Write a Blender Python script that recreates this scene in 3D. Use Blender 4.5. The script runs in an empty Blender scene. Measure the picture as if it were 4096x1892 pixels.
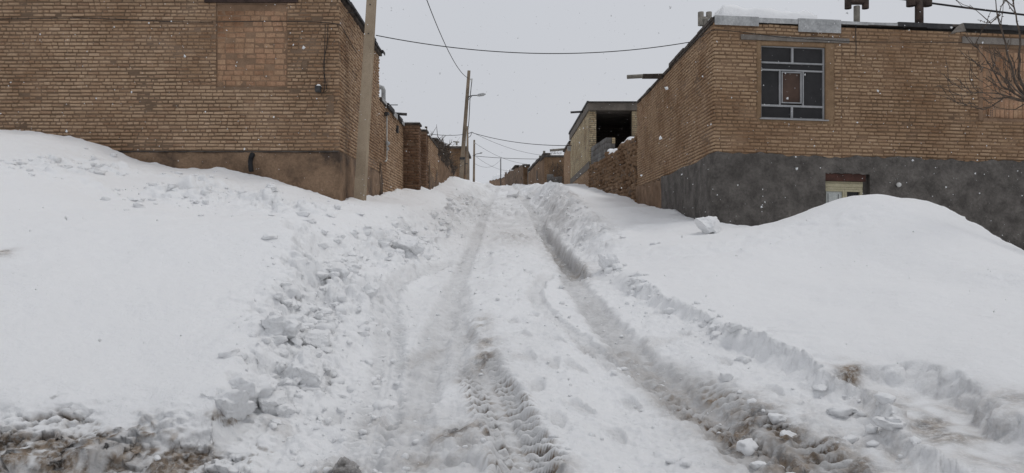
import bpy, math, random
import numpy as np
from mathutils import Vector, Matrix

# ------------------------------------------------------------------ camera, sky, sun, exposure
scene = bpy.context.scene
F = 3070.0                      # focal length in pixels of the 4096 px wide photograph
VX, VY = 2027.0, 960.0          # where the street direction (+Y) meets the picture
cam_d = bpy.data.cameras.new('camera')
cam = bpy.data.objects.new('camera', cam_d)
scene.collection.objects.link(cam)
cam.location = (0, 0, 0)        # eye level is z = 0, the street lies about 1.6 m lower
cam.rotation_euler = (math.radians(90), 0, 0)
cam_d.sensor_width = 36.0
cam_d.lens = 36.0 * F / 4096.0
cam_d.shift_x = (2048 - VX) / 4096.0
cam_d.shift_y = (VY - 946) / 4096.0
cam_d.clip_start = 0.05
cam_d.clip_end = 1000.0
scene.camera = cam

SUN_EL, SUN_AZ = math.radians(66), math.radians(75)
world = bpy.data.worlds.new('World')
scene.world = world
world.use_nodes = True
wn, wl = world.node_tree.nodes, world.node_tree.links
wn.clear()
w_out = wn.new('ShaderNodeOutputWorld')
w_bg = wn.new('ShaderNodeBackground')
w_bg.inputs['Strength'].default_value = 0.1
w_sky = wn.new('ShaderNodeTexSky')
w_sky.sky_type = 'NISHITA'
w_sky.sun_disc = False
w_sky.sun_elevation = SUN_EL
w_sky.sun_rotation = SUN_AZ
w_sky.air_density = 2.0
w_sky.dust_density = 6.0
w_co = wn.new('ShaderNodeTexCoord')
w_nz = wn.new('ShaderNodeTexNoise')           # a closed cloud deck, hardly uneven
w_nz.inputs['Scale'].default_value = 1.3
w_nz.inputs['Detail'].default_value = 3
w_rp = wn.new('ShaderNodeValToRGB')
w_rp.color_ramp.elements[0].position = 0.3
w_rp.color_ramp.elements[1].position = 0.7
w_rp.color_ramp.elements[0].color = (0.530, 0.548, 0.590, 1)
w_rp.color_ramp.elements[1].color = (0.568, 0.584, 0.624, 1)
w_sc = wn.new('ShaderNodeVectorMath'); w_sc.operation = 'SCALE'
w_sc.inputs['Scale'].default_value = 10.0
w_mx = wn.new('ShaderNodeMix'); w_mx.data_type = 'RGBA'
w_mx.inputs['Factor'].default_value = 0.96    # the cloud deck lets a little of the sky through
wl.new(w_co.outputs['Generated'], w_nz.inputs['Vector'])
wl.new(w_nz.outputs['Fac'], w_rp.inputs['Fac'])
wl.new(w_rp.outputs['Color'], w_sc.inputs[0])
wl.new(w_sky.outputs['Color'], w_mx.inputs['A'])
wl.new(w_sc.outputs['Vector'], w_mx.inputs['B'])
wl.new(w_mx.outputs['Result'], w_bg.inputs['Color'])
wl.new(w_bg.outputs['Background'], w_out.inputs['Surface'])

sun_d = bpy.data.lights.new('sun', 'SUN')
sun_d.energy = 0.6
sun_d.angle = math.radians(15)
sun_d.color = (1.0, 0.97, 0.93)
sun = bpy.data.objects.new('sun', sun_d)
scene.collection.objects.link(sun)
_sd = Vector((math.sin(SUN_AZ) * math.cos(SUN_EL), math.cos(SUN_AZ) * math.cos(SUN_EL), math.sin(SUN_EL)))
sun.rotation_euler = _sd.to_track_quat('Z', 'Y').to_euler()
sun.location = (0, 0, 40)

scene.render.engine = 'CYCLES'
scene.view_settings.view_transform = 'Standard'
scene.view_settings.look = 'None'
scene.view_settings.exposure = 0.08
scene.view_settings.gamma = 1.0
scene.view_settings.use_curve_mapping = False
scene.cycles.max_bounces = 8
scene.cycles.diffuse_bounces = 4

# ------------------------------------------------------------------ helpers
COL = scene.collection
RNG = random.Random(11)


def at(px, py, Y):
    """the point of the place that stands Y metres down the street at a pixel of the photograph"""
    return Vector(((px - VX) / F * Y, Y, (VY - py) / F * Y))


rs = np.random.RandomState(5)
PERM = rs.permutation(256)
PERM = np.concatenate([PERM, PERM, PERM])
GR = rs.normal(size=(256, 3)); GR /= np.linalg.norm(GR, axis=1)[:, None]


G2 = (np.cos(np.arange(256) * 2.399963).astype(np.float32), np.sin(np.arange(256) * 2.399963).astype(np.float32))
G3 = [np.ascontiguousarray(GR[:, k]).astype(np.float32) for k in range(3)]
PERM = PERM.astype(np.int32)


def pn(x, y, z=0.0):
    """gradient noise, about -1..1; a plain number for z picks one of many flat fields"""
    x = np.asarray(x, np.float32); y = np.asarray(y, np.float32)
    flat = np.ndim(z) == 0
    if flat:
        x = x + np.float32(z * 13.37); y = y + np.float32(z * 7.91)
    xf, yf = np.floor(x), np.floor(y)
    xi, yi = xf.astype(np.int32) & 255, yf.astype(np.int32) & 255
    xf, yf = x - xf, y - yf
    u = xf * xf * xf * (xf * (xf * 6 - 15) + 10); v = yf * yf * yf * (yf * (yf * 6 - 15) + 10)
    if flat:
        p0, p1 = PERM[xi], PERM[xi + 1]
        h = PERM[p0 + yi]; a = G2[0][h] * xf + G2[1][h] * yf
        h = PERM[p1 + yi]; b = G2[0][h] * (xf - 1) + G2[1][h] * yf
        h = PERM[p0 + yi + 1]; c = G2[0][h] * xf + G2[1][h] * (yf - 1)
        h = PERM[p1 + yi + 1]; d = G2[0][h] * (xf - 1) + G2[1][h] * (yf - 1)
        a = a + (b - a) * u; c = c + (d - c) * u
        return (a + (c - a) * v) * 1.45
    z = np.asarray(z, np.float32)
    zf = np.floor(z); zi = zf.astype(np.int32) & 255; zf = z - zf
    w = zf * zf * zf * (zf * (zf * 6 - 15) + 10)
    lay_ = []
    for dz in (0, 1):
        col_ = []
        for dy in (0, 1):
            row_ = []
            for dx in (0, 1):
                h = PERM[PERM[PERM[xi + dx] + yi + dy] + zi + dz]
                row_.append(G3[0][h] * (xf - dx) + G3[1][h] * (yf - dy) + G3[2][h] * (zf - dz))
            col_.append(row_[0] + (row_[1] - row_[0]) * u)
        lay_.append(col_[0] + (col_[1] - col_[0]) * v)
    return (lay_[0] + (lay_[1] - lay_[0]) * w) * 1.5


def fbm(x, y, z=0.0, octv=3, gain=0.5):
    a, s, r = 1.0, 1.0, 0.0
    for i in range(octv):
        r = r + a * pn(np.asarray(x) * s + 17 * i, np.asarray(y) * s + 5 * i, z * s)
        a *= gain; s *= 2.03
    return r


def sstep(a, b, x):
    t = np.clip((np.asarray(x, float) - a) / (b - a), 0, 1)
    return t * t * (3 - 2 * t)


_cr = np.random.RandomState(21).rand(4, 4096).astype(np.float32)
_CC, _CS = np.cos(_cr[0] * 6.28), np.sin(_cr[0] * 6.28)


def clods(x, y, cell, seed, density=0.8, where=None):
    """height of scattered rounded lumps on a plane, in parts of the cell size"""
    x = np.asarray(x, np.float32) / np.float32(cell); y = np.asarray(y, np.float32) / np.float32(cell)
    if where is not None:
        out = np.zeros_like(x)
        out[where] = clods(x[where], y[where], 1.0, seed, density)
        return out
    xi, yi = np.floor(x).astype(np.int32), np.floor(y).astype(np.int32)
    best = np.zeros_like(x)
    for dx in (-1, 0, 1):
        for dy in (-1, 0, 1):
            cx, cy = xi + dx, yi + dy
            h = ((cx * 374761393) ^ (cy * 668265263) ^ (seed * 974711)) 
            h = ((h ^ (h >> 13)) * 1274126177 >> 5) & 4095
            r1, r2, r3, r4 = _cr[0][h], _cr[1][h], _cr[2][h], _cr[3][h]
            rad = 0.35 + 0.45 * r3
            ux, uy = x - (cx + r1), y - (cy + r2)
            vx, vy = ux * _CC[h] + uy * _CS[h], uy * _CC[h] - ux * _CS[h]
            d2 = (vx * vx * 0.7 + vy * vy * 1.35) / (rad * rad)
            b = np.sqrt(np.clip(1 - d2, 0, 1)) * rad * (0.55 + 0.6 * r4)
            b[r4 > density] = 0
            np.maximum(best, b, out=best)
    return best


def npmesh(name, V, Q, mat=None, smooth=False):
    """mesh from an array of points and an array of quads (or tris)"""
    V = np.ascontiguousarray(V, dtype=np.float32).reshape(-1, 3)
    Q = np.ascontiguousarray(Q, dtype=np.int32)
    n = Q.shape[1]
    me = bpy.data.meshes.new(name)
    me.vertices.add(len(V)); me.vertices.foreach_set('co', V.ravel())
    me.loops.add(Q.size); me.loops.foreach_set('vertex_index', Q.ravel())
    me.polygons.add(len(Q))
    me.polygons.foreach_set('loop_start', np.arange(0, Q.size, n, dtype=np.int32))
    if smooth:
        me.polygons.foreach_set('use_smooth', np.ones(len(Q), dtype=bool))
    me.update(calc_edges=True)
    if mat:
        me.materials.append(mat)
    return me


class MB:
    """collects simple shapes for ONE mesh"""

    def __init__(self):
        self.v, self.f, self.sm = [], [], False

    def add(self, vs, fs):
        o = len(self.v)
        self.v += [Vector(p) for p in vs]
        self.f += [tuple(i + o for i in f) for f in fs]
        return self

    def box(self, a, b, fr=None):
        (x0, y0, z0), (x1, y1, z1) = a, b
        vs = [(x0, y0, z0), (x1, y0, z0), (x1, y1, z0), (x0, y1, z0), (x0, y0, z1), (x1, y0, z1), (x1, y1, z1), (x0, y1, z1)]
        if fr:
            vs = [fr(*p) for p in vs]
        return self.add(vs, [(0, 3, 2, 1), (4, 5, 6, 7), (0, 1, 5, 4), (1, 2, 6, 5), (2, 3, 7, 6), (3, 0, 4, 7)])

    def tube(self, pts, rad, n=8, cap=True):
        pts = [Vector(p) for p in pts]
        if not isinstance(rad, (list, tuple)):
            rad = [rad] * len(pts)
        rings = []
        up = Vector((0.13, 0.31, 0.94))
        for i, p in enumerate(pts):
            d = (pts[min(i + 1, len(pts) - 1)] - pts[max(i - 1, 0)]).normalized()
            a = d.cross(up)
            if a.length < 0.05:
                a = d.cross(Vector((1, 0, 0)))
            a.normalize(); b = d.cross(a)
            rings.append([p + (a * math.cos(t) + b * math.sin(t)) * rad[i] for t in [2 * math.pi * k / n for k in range(n)]])
        vs = [v for r in rings for v in r]
        fs = []
        for i in range(len(pts) - 1):
            for k in range(n):
                k2 = (k + 1) % n
                fs.append((i * n + k, i * n + k2, (i + 1) * n + k2, (i + 1) * n + k))
        if cap:
            fs.append(tuple(range(n))[::-1]); fs.append(tuple((len(pts) - 1) * n + k for k in range(n)))
        return self.add(vs, fs)

    def mesh(self, name, mat, smooth=False):
        me = bpy.data.meshes.new(name)
        me.from_pydata([tuple(v) for v in self.v], [], self.f)
        if smooth:
            me.polygons.foreach_set('use_smooth', np.ones(len(me.polygons), dtype=bool))
        me.update()
        if mat:
            me.materials.append(mat)
        return me


def thing(name, base, label, cat, group=None):
    o = bpy.data.objects.new(name, None)
    o.empty_display_size = 0.3
    COL.objects.link(o)
    o.location = base
    o['label'] = label; o['category'] = cat
    if group:
        o['group'] = group
    return o


def part(name, me, parent, label=None, kind=None):
    """a mesh built in world coordinates hung under its thing or part"""
    o = bpy.data.objects.new(name, me)
    COL.objects.link(o)
    o.parent = parent
    if parent.type == 'EMPTY':
        o.location = -parent.location
    if label:
        o['label'] = label
    if kind:
        o['kind'] = kind
    return o


def single(name, me, label=None, cat=None, group=None, kind=None):
    """a thing that is one mesh; its origin goes to its base"""
    n = len(me.vertices)
    co = np.zeros(n * 3, dtype=np.float32); me.vertices.foreach_get('co', co); co = co.reshape(-1, 3)
    base = np.array([(co[:, 0].min() + co[:, 0].max()) / 2, (co[:, 1].min() + co[:, 1].max()) / 2, co[:, 2].min()], dtype=np.float32)
    me.vertices.foreach_set('co', (co - base).ravel()); me.update()
    o = bpy.data.objects.new(name, me)
    COL.objects.link(o)
    o.location = base
    if label: o['label'] = label
    if cat: o['category'] = cat
    if group: o['group'] = group
    if kind: o['kind'] = kind
    return o


# ------------------------------------------------------------------ materials
def _mat(name):
    m = bpy.data.materials.new(name)
    m.use_nodes = True
    nt = m.node_tree
    return m, nt, nt.nodes, nt.links, nt.nodes['Principled BSDF']


def _noise(n, l, scale, detail=4, rough=0.6, vec=None):
    t = n.new('ShaderNodeTexNoise')
    t.inputs['Scale'].default_value = scale; t.inputs['Detail'].default_value = detail; t.inputs['Roughness'].default_value = rough
    if vec is not None:
        l.new(vec, t.inputs['Vector'])
    return t


def _ramp(n, l, src, stops):
    r = n.new('ShaderNodeValToRGB')
    e = r.color_ramp.elements
    while len(e) < len(stops):
        e.new(0.5)
    for el, (p, c) in zip(e, stops):
        el.position = p; el.color = (*c, 1) if len(c) == 3 else c
    l.new(src, r.inputs['Fac'])
    return r


def _mixc(n, l, fac, a, b, mode='MIX'):
    m = n.new('ShaderNodeMix'); m.data_type = 'RGBA'; m.blend_type = mode
    for sock, v in (('Factor', fac), ('A', a), ('B', b)):
        if hasattr(v, 'is_linked') or hasattr(v, 'links'):
            l.new(v, m.inputs[sock])
        elif sock == 'Factor':
            m.inputs[sock].default_value = v
        else:
            m.inputs[sock].default_value = (*v, 1)
    return m.outputs['Result']


def _bump(n, l, h, strength, dist, bsdf):
    b = n.new('ShaderNodeBump')
    b.inputs['Strength'].default_value = strength; b.inputs['Distance'].default_value = dist
    l.new(h, b.inputs['Height']); l.new(b.outputs['Normal'], bsdf.inputs['Normal'])
    return b


def surf(name, c0, c1, scale=3.0, c2=None, rough=0.85, fine=60, bump=0.5, bdist=0.01, spec=0.25, metal=0.0, mid=(0.38, 0.62)):
    """plain weathered surface: two or three tones of one material in patches, fine grain and relief"""
    m, nt, n, l, b = _mat(name)
    g = n.new('ShaderNodeNewGeometry').outputs['Position']
    t = _noise(n, l, scale, 6, 0.65, g)
    stops = [(mid[0], c0), (mid[1], c1)]
    if c2:
        stops.append((min(mid[1] + 0.12, 0.99), c2))
    r = _ramp(n, l, t.outputs['Fac'], stops)
    f = _noise(n, l, fine, 5, 0.7, g)
    fr = _ramp(n, l, f.outputs['Fac'], [(0.3, (0.72,) * 3), (0.7, (1.15,) * 3)])
    c = _mixc(n, l, 1.0, r.outputs['Color'], fr.outputs['Color'], 'MULTIPLY')
    l.new(c, b.inputs['Base Color'])
    b.inputs['Roughness'].default_value = rough
    b.inputs['Specular IOR Level'].default_value = spec
    b.inputs['Metallic'].default_value = metal
    if bump:
        _bump(n, l, f.outputs['Fac'], bump, bdist, b)
    return m


def brick_mat(name, cols, stain=(0.62, 0.55, 0.5), sscale=0.9):
    m, nt, n, l, b = _mat(name)
    g = n.new('ShaderNodeNewGeometry').outputs['Position']
    at_ = n.new('ShaderNodeAttribute'); at_.attribute_name = 'rnd'
    oi = n.new('ShaderNodeObjectInfo')
    ad = n.new('ShaderNodeMath'); ad.operation = 'ADD'
    l.new(at_.outputs['Fac'], ad.inputs[0]); l.new(oi.outputs['Random'], ad.inputs[1])
    fr = n.new('ShaderNodeMath'); fr.operation = 'FRACT'; l.new(ad.outputs[0], fr.inputs[0])
    k = len(cols)
    r = _ramp(n, l, fr.outputs[0], [((i + 0.5) / k, c) for i, c in enumerate(cols)])
    t = _noise(n, l, sscale, 7, 0.68, g)
    st = _ramp(n, l, t.outputs['Fac'], [(0.36, stain), (0.56, (1, 1, 1))])
    f = _noise(n, l, 45, 5, 0.7, g)
    ff = _ramp(n, l, f.outputs['Fac'], [(0.3, (0.7,) * 3), (0.7, (1.2,) * 3)])
    c = _mixc(n, l, 1.0, r.outputs['Color'], st.outputs['Color'], 'MULTIPLY')
    c = _mixc(n, l, 1.0, c, ff.outputs['Color'], 'MULTIPLY')
    l.new(c, b.inputs['Base Color'])
    b.inputs['Roughness'].default_value = 0.9
    b.inputs['Specular IOR Level'].default_value = 0.2
    _bump(n, l, f.outputs['Fac'], 0.6, 0.006, b)
    return m


def far_brick_mat(name, c0, c1, mortar, sc=1.0, axis='XZ'):
    """brickwork too far away to tell the pieces apart"""
    m, nt, n, l, b = _mat(name)
    g = n.new('ShaderNodeNewGeometry').outputs['Position']
    sp = n.new('ShaderNodeSeparateXYZ'); l.new(g, sp.inputs[0])
    cb = n.new('ShaderNodeCombineXYZ')
    l.new(sp.outputs['X' if axis == 'XZ' else 'Y'], cb.inputs[0]); l.new(sp.outputs['Z'], cb.inputs[1])
    bt = n.new('ShaderNodeTexBrick')
    l.new(cb.outputs[0], bt.inputs['Vector'])
    bt.inputs['Color1'].default_value = (*c0, 1); bt.inputs['Color2'].default_value = (*c1, 1); bt.inputs['Mortar'].default_value = (*mortar, 1)
    bt.inputs['Scale'].default_value = 1.0
    bt.inputs['Brick Width'].default_value = 0.22 * sc; bt.inputs['Row Height'].default_value = 0.07 * sc; bt.inputs['Mortar Size'].default_value = 0.011 * sc
    t = _noise(n, l, 0.9, 6, 0.65, g)
    st = _ramp(n, l, t.outputs['Fac'], [(0.36, (0.55, 0.5, 0.46)), (0.58, (1, 1, 1))])
    c = _mixc(n, l, 1.0, bt.outputs['Color'], st.outputs['Color'], 'MULTIPLY')
    l.new(c, b.inputs['Base Color'])
    b.inputs['Roughness'].default_value = 0.9
    b.inputs['Specular IOR Level'].default_value = 0.2
    inv = n.new('ShaderNodeMath'); inv.operation = 'SUBTRACT'; inv.inputs[0].default_value = 1.0
    l.new(bt.outputs['Fac'], inv.inputs[1])
    _bump(n, l, inv.outputs[0], 0.9, 0.02, b)
    return m


def snow_mat(name, attrs=True):
    m, nt, n, l, b = _mat(name)
    g = n.new('ShaderNodeNewGeometry').outputs['Position']
    white = (0.895, 0.90, 0.905)
    f = _noise(n, l, 38, 6, 0.75, g)
    if attrs:
        ad = n.new('ShaderNodeAttribute'); ad.attribute_name = 'dirt'
        ag = n.new('ShaderNodeAttribute'); ag.attribute_name = 'slush'
        t = _noise(n, l, 9, 7, 0.7, g)
        tt = _noise(n, l, 27, 6, 0.7, g)
        gm = n.new('ShaderNodeMath'); gm.operation = 'MULTIPLY'
        gr = _ramp(n, l, t.outputs['Fac'], [(0.30, (0.45,) * 3), (0.62, (1,) * 3)])
        l.new(gr.outputs['Color'], gm.inputs[0]); l.new(ag.outputs['Fac'], gm.inputs[1])
        c = _mixc(n, l, gm.outputs[0], white, (0.36, 0.352, 0.345))
        dm = n.new('ShaderNodeMath'); dm.operation = 'MULTIPLY'
        dr = _ramp(n, l, tt.outputs['Fac'], [(0.34, (0.35,) * 3), (0.54, (1,) * 3)])
        l.new(dr.outputs['Color'], dm.inputs[0]); l.new(ad.outputs['Fac'], dm.inputs[1])
        mudr = _ramp(n, l, t.outputs['Fac'], [(0.36, (0.035, 0.032, 0.03)), (0.46, (0.15, 0.115, 0.085)), (0.56, (0.27, 0.21, 0.155)), (0.68, (0.42, 0.35, 0.28))])
        c = _mixc(n, l, dm.outputs[0], c, mudr.outputs['Color'])
        l.new(c, b.inputs['Base Color'])
        rr = n.new('ShaderNodeMapRange')
        rr.inputs['To Min'].default_value = 0.75; rr.inputs['To Max'].default_value = 0.42
        l.new(gm.outputs[0], rr.inputs['Value']); l.new(rr.outputs['Result'], b.inputs['Roughness'])
    else:
        b.inputs['Base Color'].default_value = (*white, 1)
        b.inputs['Roughness'].default_value = 0.75
    b.inputs['Specular IOR Level'].default_value = 0.2
    f2 = _noise(n, l, 7, 5, 0.6, g)
    sm = n.new('ShaderNodeMath'); sm.operation = 'MULTIPLY_ADD'
    l.new(f2.outputs['Fac'], sm.inputs[0]); sm.inputs[1].default_value = 1.6; l.new(f.outputs['Fac'], sm.inputs[2])
    _bump(n, l, sm.outputs[0], 0.8, 0.02, b)
    return m


M = {}
M['snow'] = snow_mat('snow_ground_mat')
M['snow_clean'] = snow_mat('snow_clean_mat', False)
M['brick_l'] = brick_mat('tan_brick', [(0.40, 0.275, 0.178), (0.47, 0.33, 0.218), (0.43, 0.295, 0.19), (0.52, 0.37, 0.25), (0.45, 0.305, 0.195), (0.36, 0.235, 0.15)], (0.70, 0.64, 0.59), 0.7)
M['brick_r'] = brick_mat('ochre_brick', [(0.38, 0.26, 0.162), (0.42, 0.29, 0.184), (0.39, 0.264, 0.164), (0.455, 0.32, 0.208), (0.32, 0.21, 0.132), (0.40, 0.273, 0.17)], (0.66, 0.58, 0.52), 0.8)
M['brick_red'] = brick_mat('reddish_brick', [(0.40, 0.25, 0.155), (0.46, 0.295, 0.185), (0.42, 0.25, 0.155), (0.37, 0.225, 0.14)])
M['brick_dark'] = brick_mat('dark_brick', [(0.19, 0.115, 0.075), (0.24, 0.145, 0.09), (0.15, 0.09, 0.06), (0.27, 0.17, 0.11)])
M['brick_y'] = brick_mat('yellow_brick', [(0.50, 0.41, 0.265), (0.57, 0.475, 0.32), (0.44, 0.36, 0.235), (0.53, 0.42, 0.27)])
M['mortar_l'] = surf('mortar_tan', (0.155, 0.104, 0.068), (0.245, 0.167, 0.113), 1.2)
M['mortar_r'] = surf('mortar_ochre', (0.155, 0.10, 0.062), (0.26, 0.168, 0.105), 1.3)
M['mortar_red'] = surf('mortar_reddish', (0.20, 0.127, 0.081), (0.31, 0.20, 0.128), 2.0)
M['mortar_y'] = surf('mortar_pale', (0.14, 0.12, 0.09), (0.2, 0.17, 0.125), 3.0)
M['mud'] = surf('mud_plaster', (0.17, 0.108, 0.067), (0.29, 0.187, 0.118), 1.8, (0.33, 0.222, 0.143), fine=35, bump=0.8, bdist=0.02)
M['mud_dark'] = surf('mud_wet', (0.085, 0.06, 0.044), (0.22, 0.148, 0.098), 2.5, (0.28, 0.19, 0.125), fine=35, bump=0.8, bdist=0.02)
M['plinth_l'] = surf('stained_mud_base', (0.085, 0.06, 0.045), (0.235, 0.155, 0.1), 1.5, (0.31, 0.208, 0.135), fine=30, bump=0.9, bdist=0.025, mid=(0.36, 0.50))
M['stone'] = brick_mat('mud_stone', [(0.24, 0.155, 0.095), (0.30, 0.195, 0.12), (0.21, 0.135, 0.085), (0.34, 0.235, 0.155)])
M['cement'] = surf('cement_render', (0.095, 0.086, 0.078), (0.178, 0.162, 0.147), 3.2, (0.235, 0.214, 0.192), fine=22, bump=1.0, bdist=0.04)
M['plaster_r'] = surf('window_surround_mud', (0.20, 0.128, 0.074), (0.28, 0.185, 0.11), 4)
M['ring'] = surf('old_ring_beam', (0.12, 0.105, 0.09), (0.19, 0.165, 0.14), 2)
M['dirty_snow'] = surf('dirty_snow', (0.16, 0.15, 0.14), (0.46, 0.45, 0.44), 9, (0.6, 0.6, 0.6), fine=30, bump=0.8)
M['block'] = brick_mat('cinder_block', [(0.16, 0.155, 0.15), (0.2, 0.195, 0.185), (0.13, 0.125, 0.12)])
M['concrete'] = surf('pole_concrete', (0.33, 0.26, 0.185), (0.43, 0.345, 0.25), 1.6, (0.46, 0.37, 0.27), fine=70, bump=0.3)
M['concrete_dark'] = surf('pole_concrete_far', (0.17, 0.135, 0.10), (0.31, 0.245, 0.18), 1.2, fine=40, bump=0.2)
M['tar'] = surf('tar_felt', (0.03, 0.03, 0.032), (0.06, 0.058, 0.058), 4, rough=0.7)
M['roof_edge'] = surf('roof_edge_felt', (0.05, 0.043, 0.038), (0.12, 0.10, 0.085), 4)
M['galv'] = surf('galvanised_sheet', (0.33, 0.335, 0.335), (0.50, 0.505, 0.50), 5, (0.42, 0.42, 0.41), rough=0.6, fine=25, bump=0.15)
M['alu'] = surf('window_aluminium', (0.29, 0.295, 0.30), (0.38, 0.38, 0.385), 6, rough=0.5, fine=80, bump=0.05)
M['dark_metal'] = surf('dark_metal', (0.035, 0.035, 0.037), (0.075, 0.072, 0.07), 8, rough=0.6, bump=0.1)
M['rust'] = surf('rusty_pipe', (0.04, 0.03, 0.026), (0.085, 0.06, 0.048), 9, (0.13, 0.088, 0.065), rough=0.8)
M['cement_pipe'] = surf('cement_pipe', (0.20, 0.185, 0.16), (0.31, 0.285, 0.245), 9)
M['lintel'] = surf('weathered_beam', (0.17, 0.15, 0.13), (0.25, 0.225, 0.20), 5, (0.12, 0.10, 0.085))
M['lintel_red'] = surf('red_oxide_beam', (0.055, 0.028, 0.022), (0.10, 0.045, 0.034), 7)
M['lintel_dark'] = surf('dark_oxide_beam', (0.045, 0.03, 0.025), (0.075, 0.05, 0.042), 7)
M['cream'] = surf('cream_paint', (0.44, 0.40, 0.27), (0.54, 0.49, 0.34), 7, rough=0.7, bump=0.15)
M['white_paint'] = surf('white_paint', (0.5, 0.5, 0.48), (0.66, 0.66, 0.64), 7, rough=0.6, bump=0.1)
M['pale_board'] = surf('pale_board', (0.44, 0.46, 0.44), (0.55, 0.57, 0.55), 7, rough=0.6, bump=0.1)
M['bark'] = surf('bark', (0.06, 0.047, 0.038), (0.12, 0.092, 0.072), 12, bump=0.6)
M['wood'] = surf('old_wood', (0.05, 0.04, 0.033), (0.10, 0.08, 0.063), 7)
M['cable'] = surf('black_cable', (0.018, 0.018, 0.02), (0.03, 0.03, 0.032), 9, rough=0.6, bump=0)
M['wire'] = surf('grey_wire', (0.06, 0.06, 0.063), (0.09, 0.09, 0.092), 9, rough=0.6, bump=0)
M['bulb'] = surf('bulb_glass', (0.6, 0.6, 0.58), (0.7, 0.7, 0.68), 9, rough=0.25, bump=0, spec=0.5)
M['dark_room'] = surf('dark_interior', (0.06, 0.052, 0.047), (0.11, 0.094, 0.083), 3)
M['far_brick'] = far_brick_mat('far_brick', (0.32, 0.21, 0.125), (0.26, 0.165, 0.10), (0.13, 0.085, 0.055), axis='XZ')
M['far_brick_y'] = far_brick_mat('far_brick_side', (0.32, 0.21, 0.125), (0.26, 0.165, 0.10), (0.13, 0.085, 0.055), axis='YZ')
M['interior_brick'] = far_brick_mat('interior_brick', (0.16, 0.13, 0.11), (0.12, 0.10, 0.085), (0.06, 0.05, 0.045), axis='XZ')  # darker brick tones for the back wall of the open house


def glass(name, c, r):
    m, nt, n, l, b = _mat(name)
    g = n.new('ShaderNodeNewGeometry').outputs['Position']
    t = _noise(n, l, 3, 4, 0.6, g)
    rp = _ramp(n, l, t.outputs['Fac'], [(0.35, tuple(v * 0.8 for v in c)), (0.65, tuple(v * 1.2 for v in c))])
    l.new(rp.outputs['Color'], b.inputs['Base Color'])
    b.inputs['Roughness'].default_value = r
    b.inputs['Specular IOR Level'].default_value = 0.18
    return m


M['glass'] = glass('dark_window_glass', (0.03, 0.029, 0.03), 0.14)
M['glass_brown'] = glass('brown_window_glass', (0.075, 0.046, 0.034), 0.3)

# ------------------------------------------------------------------ the snow ground
# banks: (X, Y, Z) with Z against eye level
BL = [(-2.0, 4.3, -.86), (-2.8, 4.4, -.86), (-4, 4.4, -.84), (-6, 4.4, -.78), (-9, 4.6, -.55), (-14, 4, -.5), (-2, 2, -1.1), (-6, 1, -1.0), (-12, -2, -1.1),
      (-1.8, 5.6, -.60), (-2.79, 6, -.47), (-1.9, 6.8, -.42), (-2.05, 7.7, -.12), (-2.4, 8.7, .16), (-4.28, 7.2, -.09), (-3.44, 8.6, .17), (-5.06, 9, .27),
      (-3.72, 9.4, .29), (-2.9, 9.4, .26), (-6.3, 9.5, .62), (-8, 7, .25), (-7.9, 12, 1.40), (-9.24, 14, 1.98), (-8.0, 14, 1.88), (-7.25, 14, 1.70), (-6.95, 13.2, 1.42), (-6.45, 14, 1.43), (-11, 12, 1.9), (-14, 14, 2.2), (-12, 8, .8),
      (-3.9, 10.5, .29), (-4.4, 11.4, .50), (-4.9, 13, .98), (-5.15, 14, 1.35), (-6.0, 13, 1.15), (-5.6, 11.5, .70),
      (-4.0, 14, 1.08), (-3.57, 12.5, .62), (-3.2, 11, .36), (-3.13, 14, .74), (-2.9, 13, .60), (-2.6, 11, .26), (-2.79, 14.6, .735), (-2.4, 14.6, .72),
      (-3.0, 16.5, .90), (-2.2, 16.5, .75), (-3.0, 18.4, 1.12), (-2.2, 19, .95), (-3.0, 22.6, 1.57), (-2.3, 22.6, 1.42), (-2.7, 24.2, 1.68), (-2.1, 24.5, 1.40),
      (-1.7, 27, 1.62), (-2.5, 28.3, 2.03), (-2.3, 34, 2.72), (-1.8, 33, 2.35), (-2.6, 38, 3.08), (-2.0, 40, 3.0), (-2.3, 46, 3.4), (-2.3, 56, 4.2), (-2.3, 70, 5.1), (-5, 16, 1.2), (-8, 20, 2.0), (-8, 40, 4)]
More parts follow.
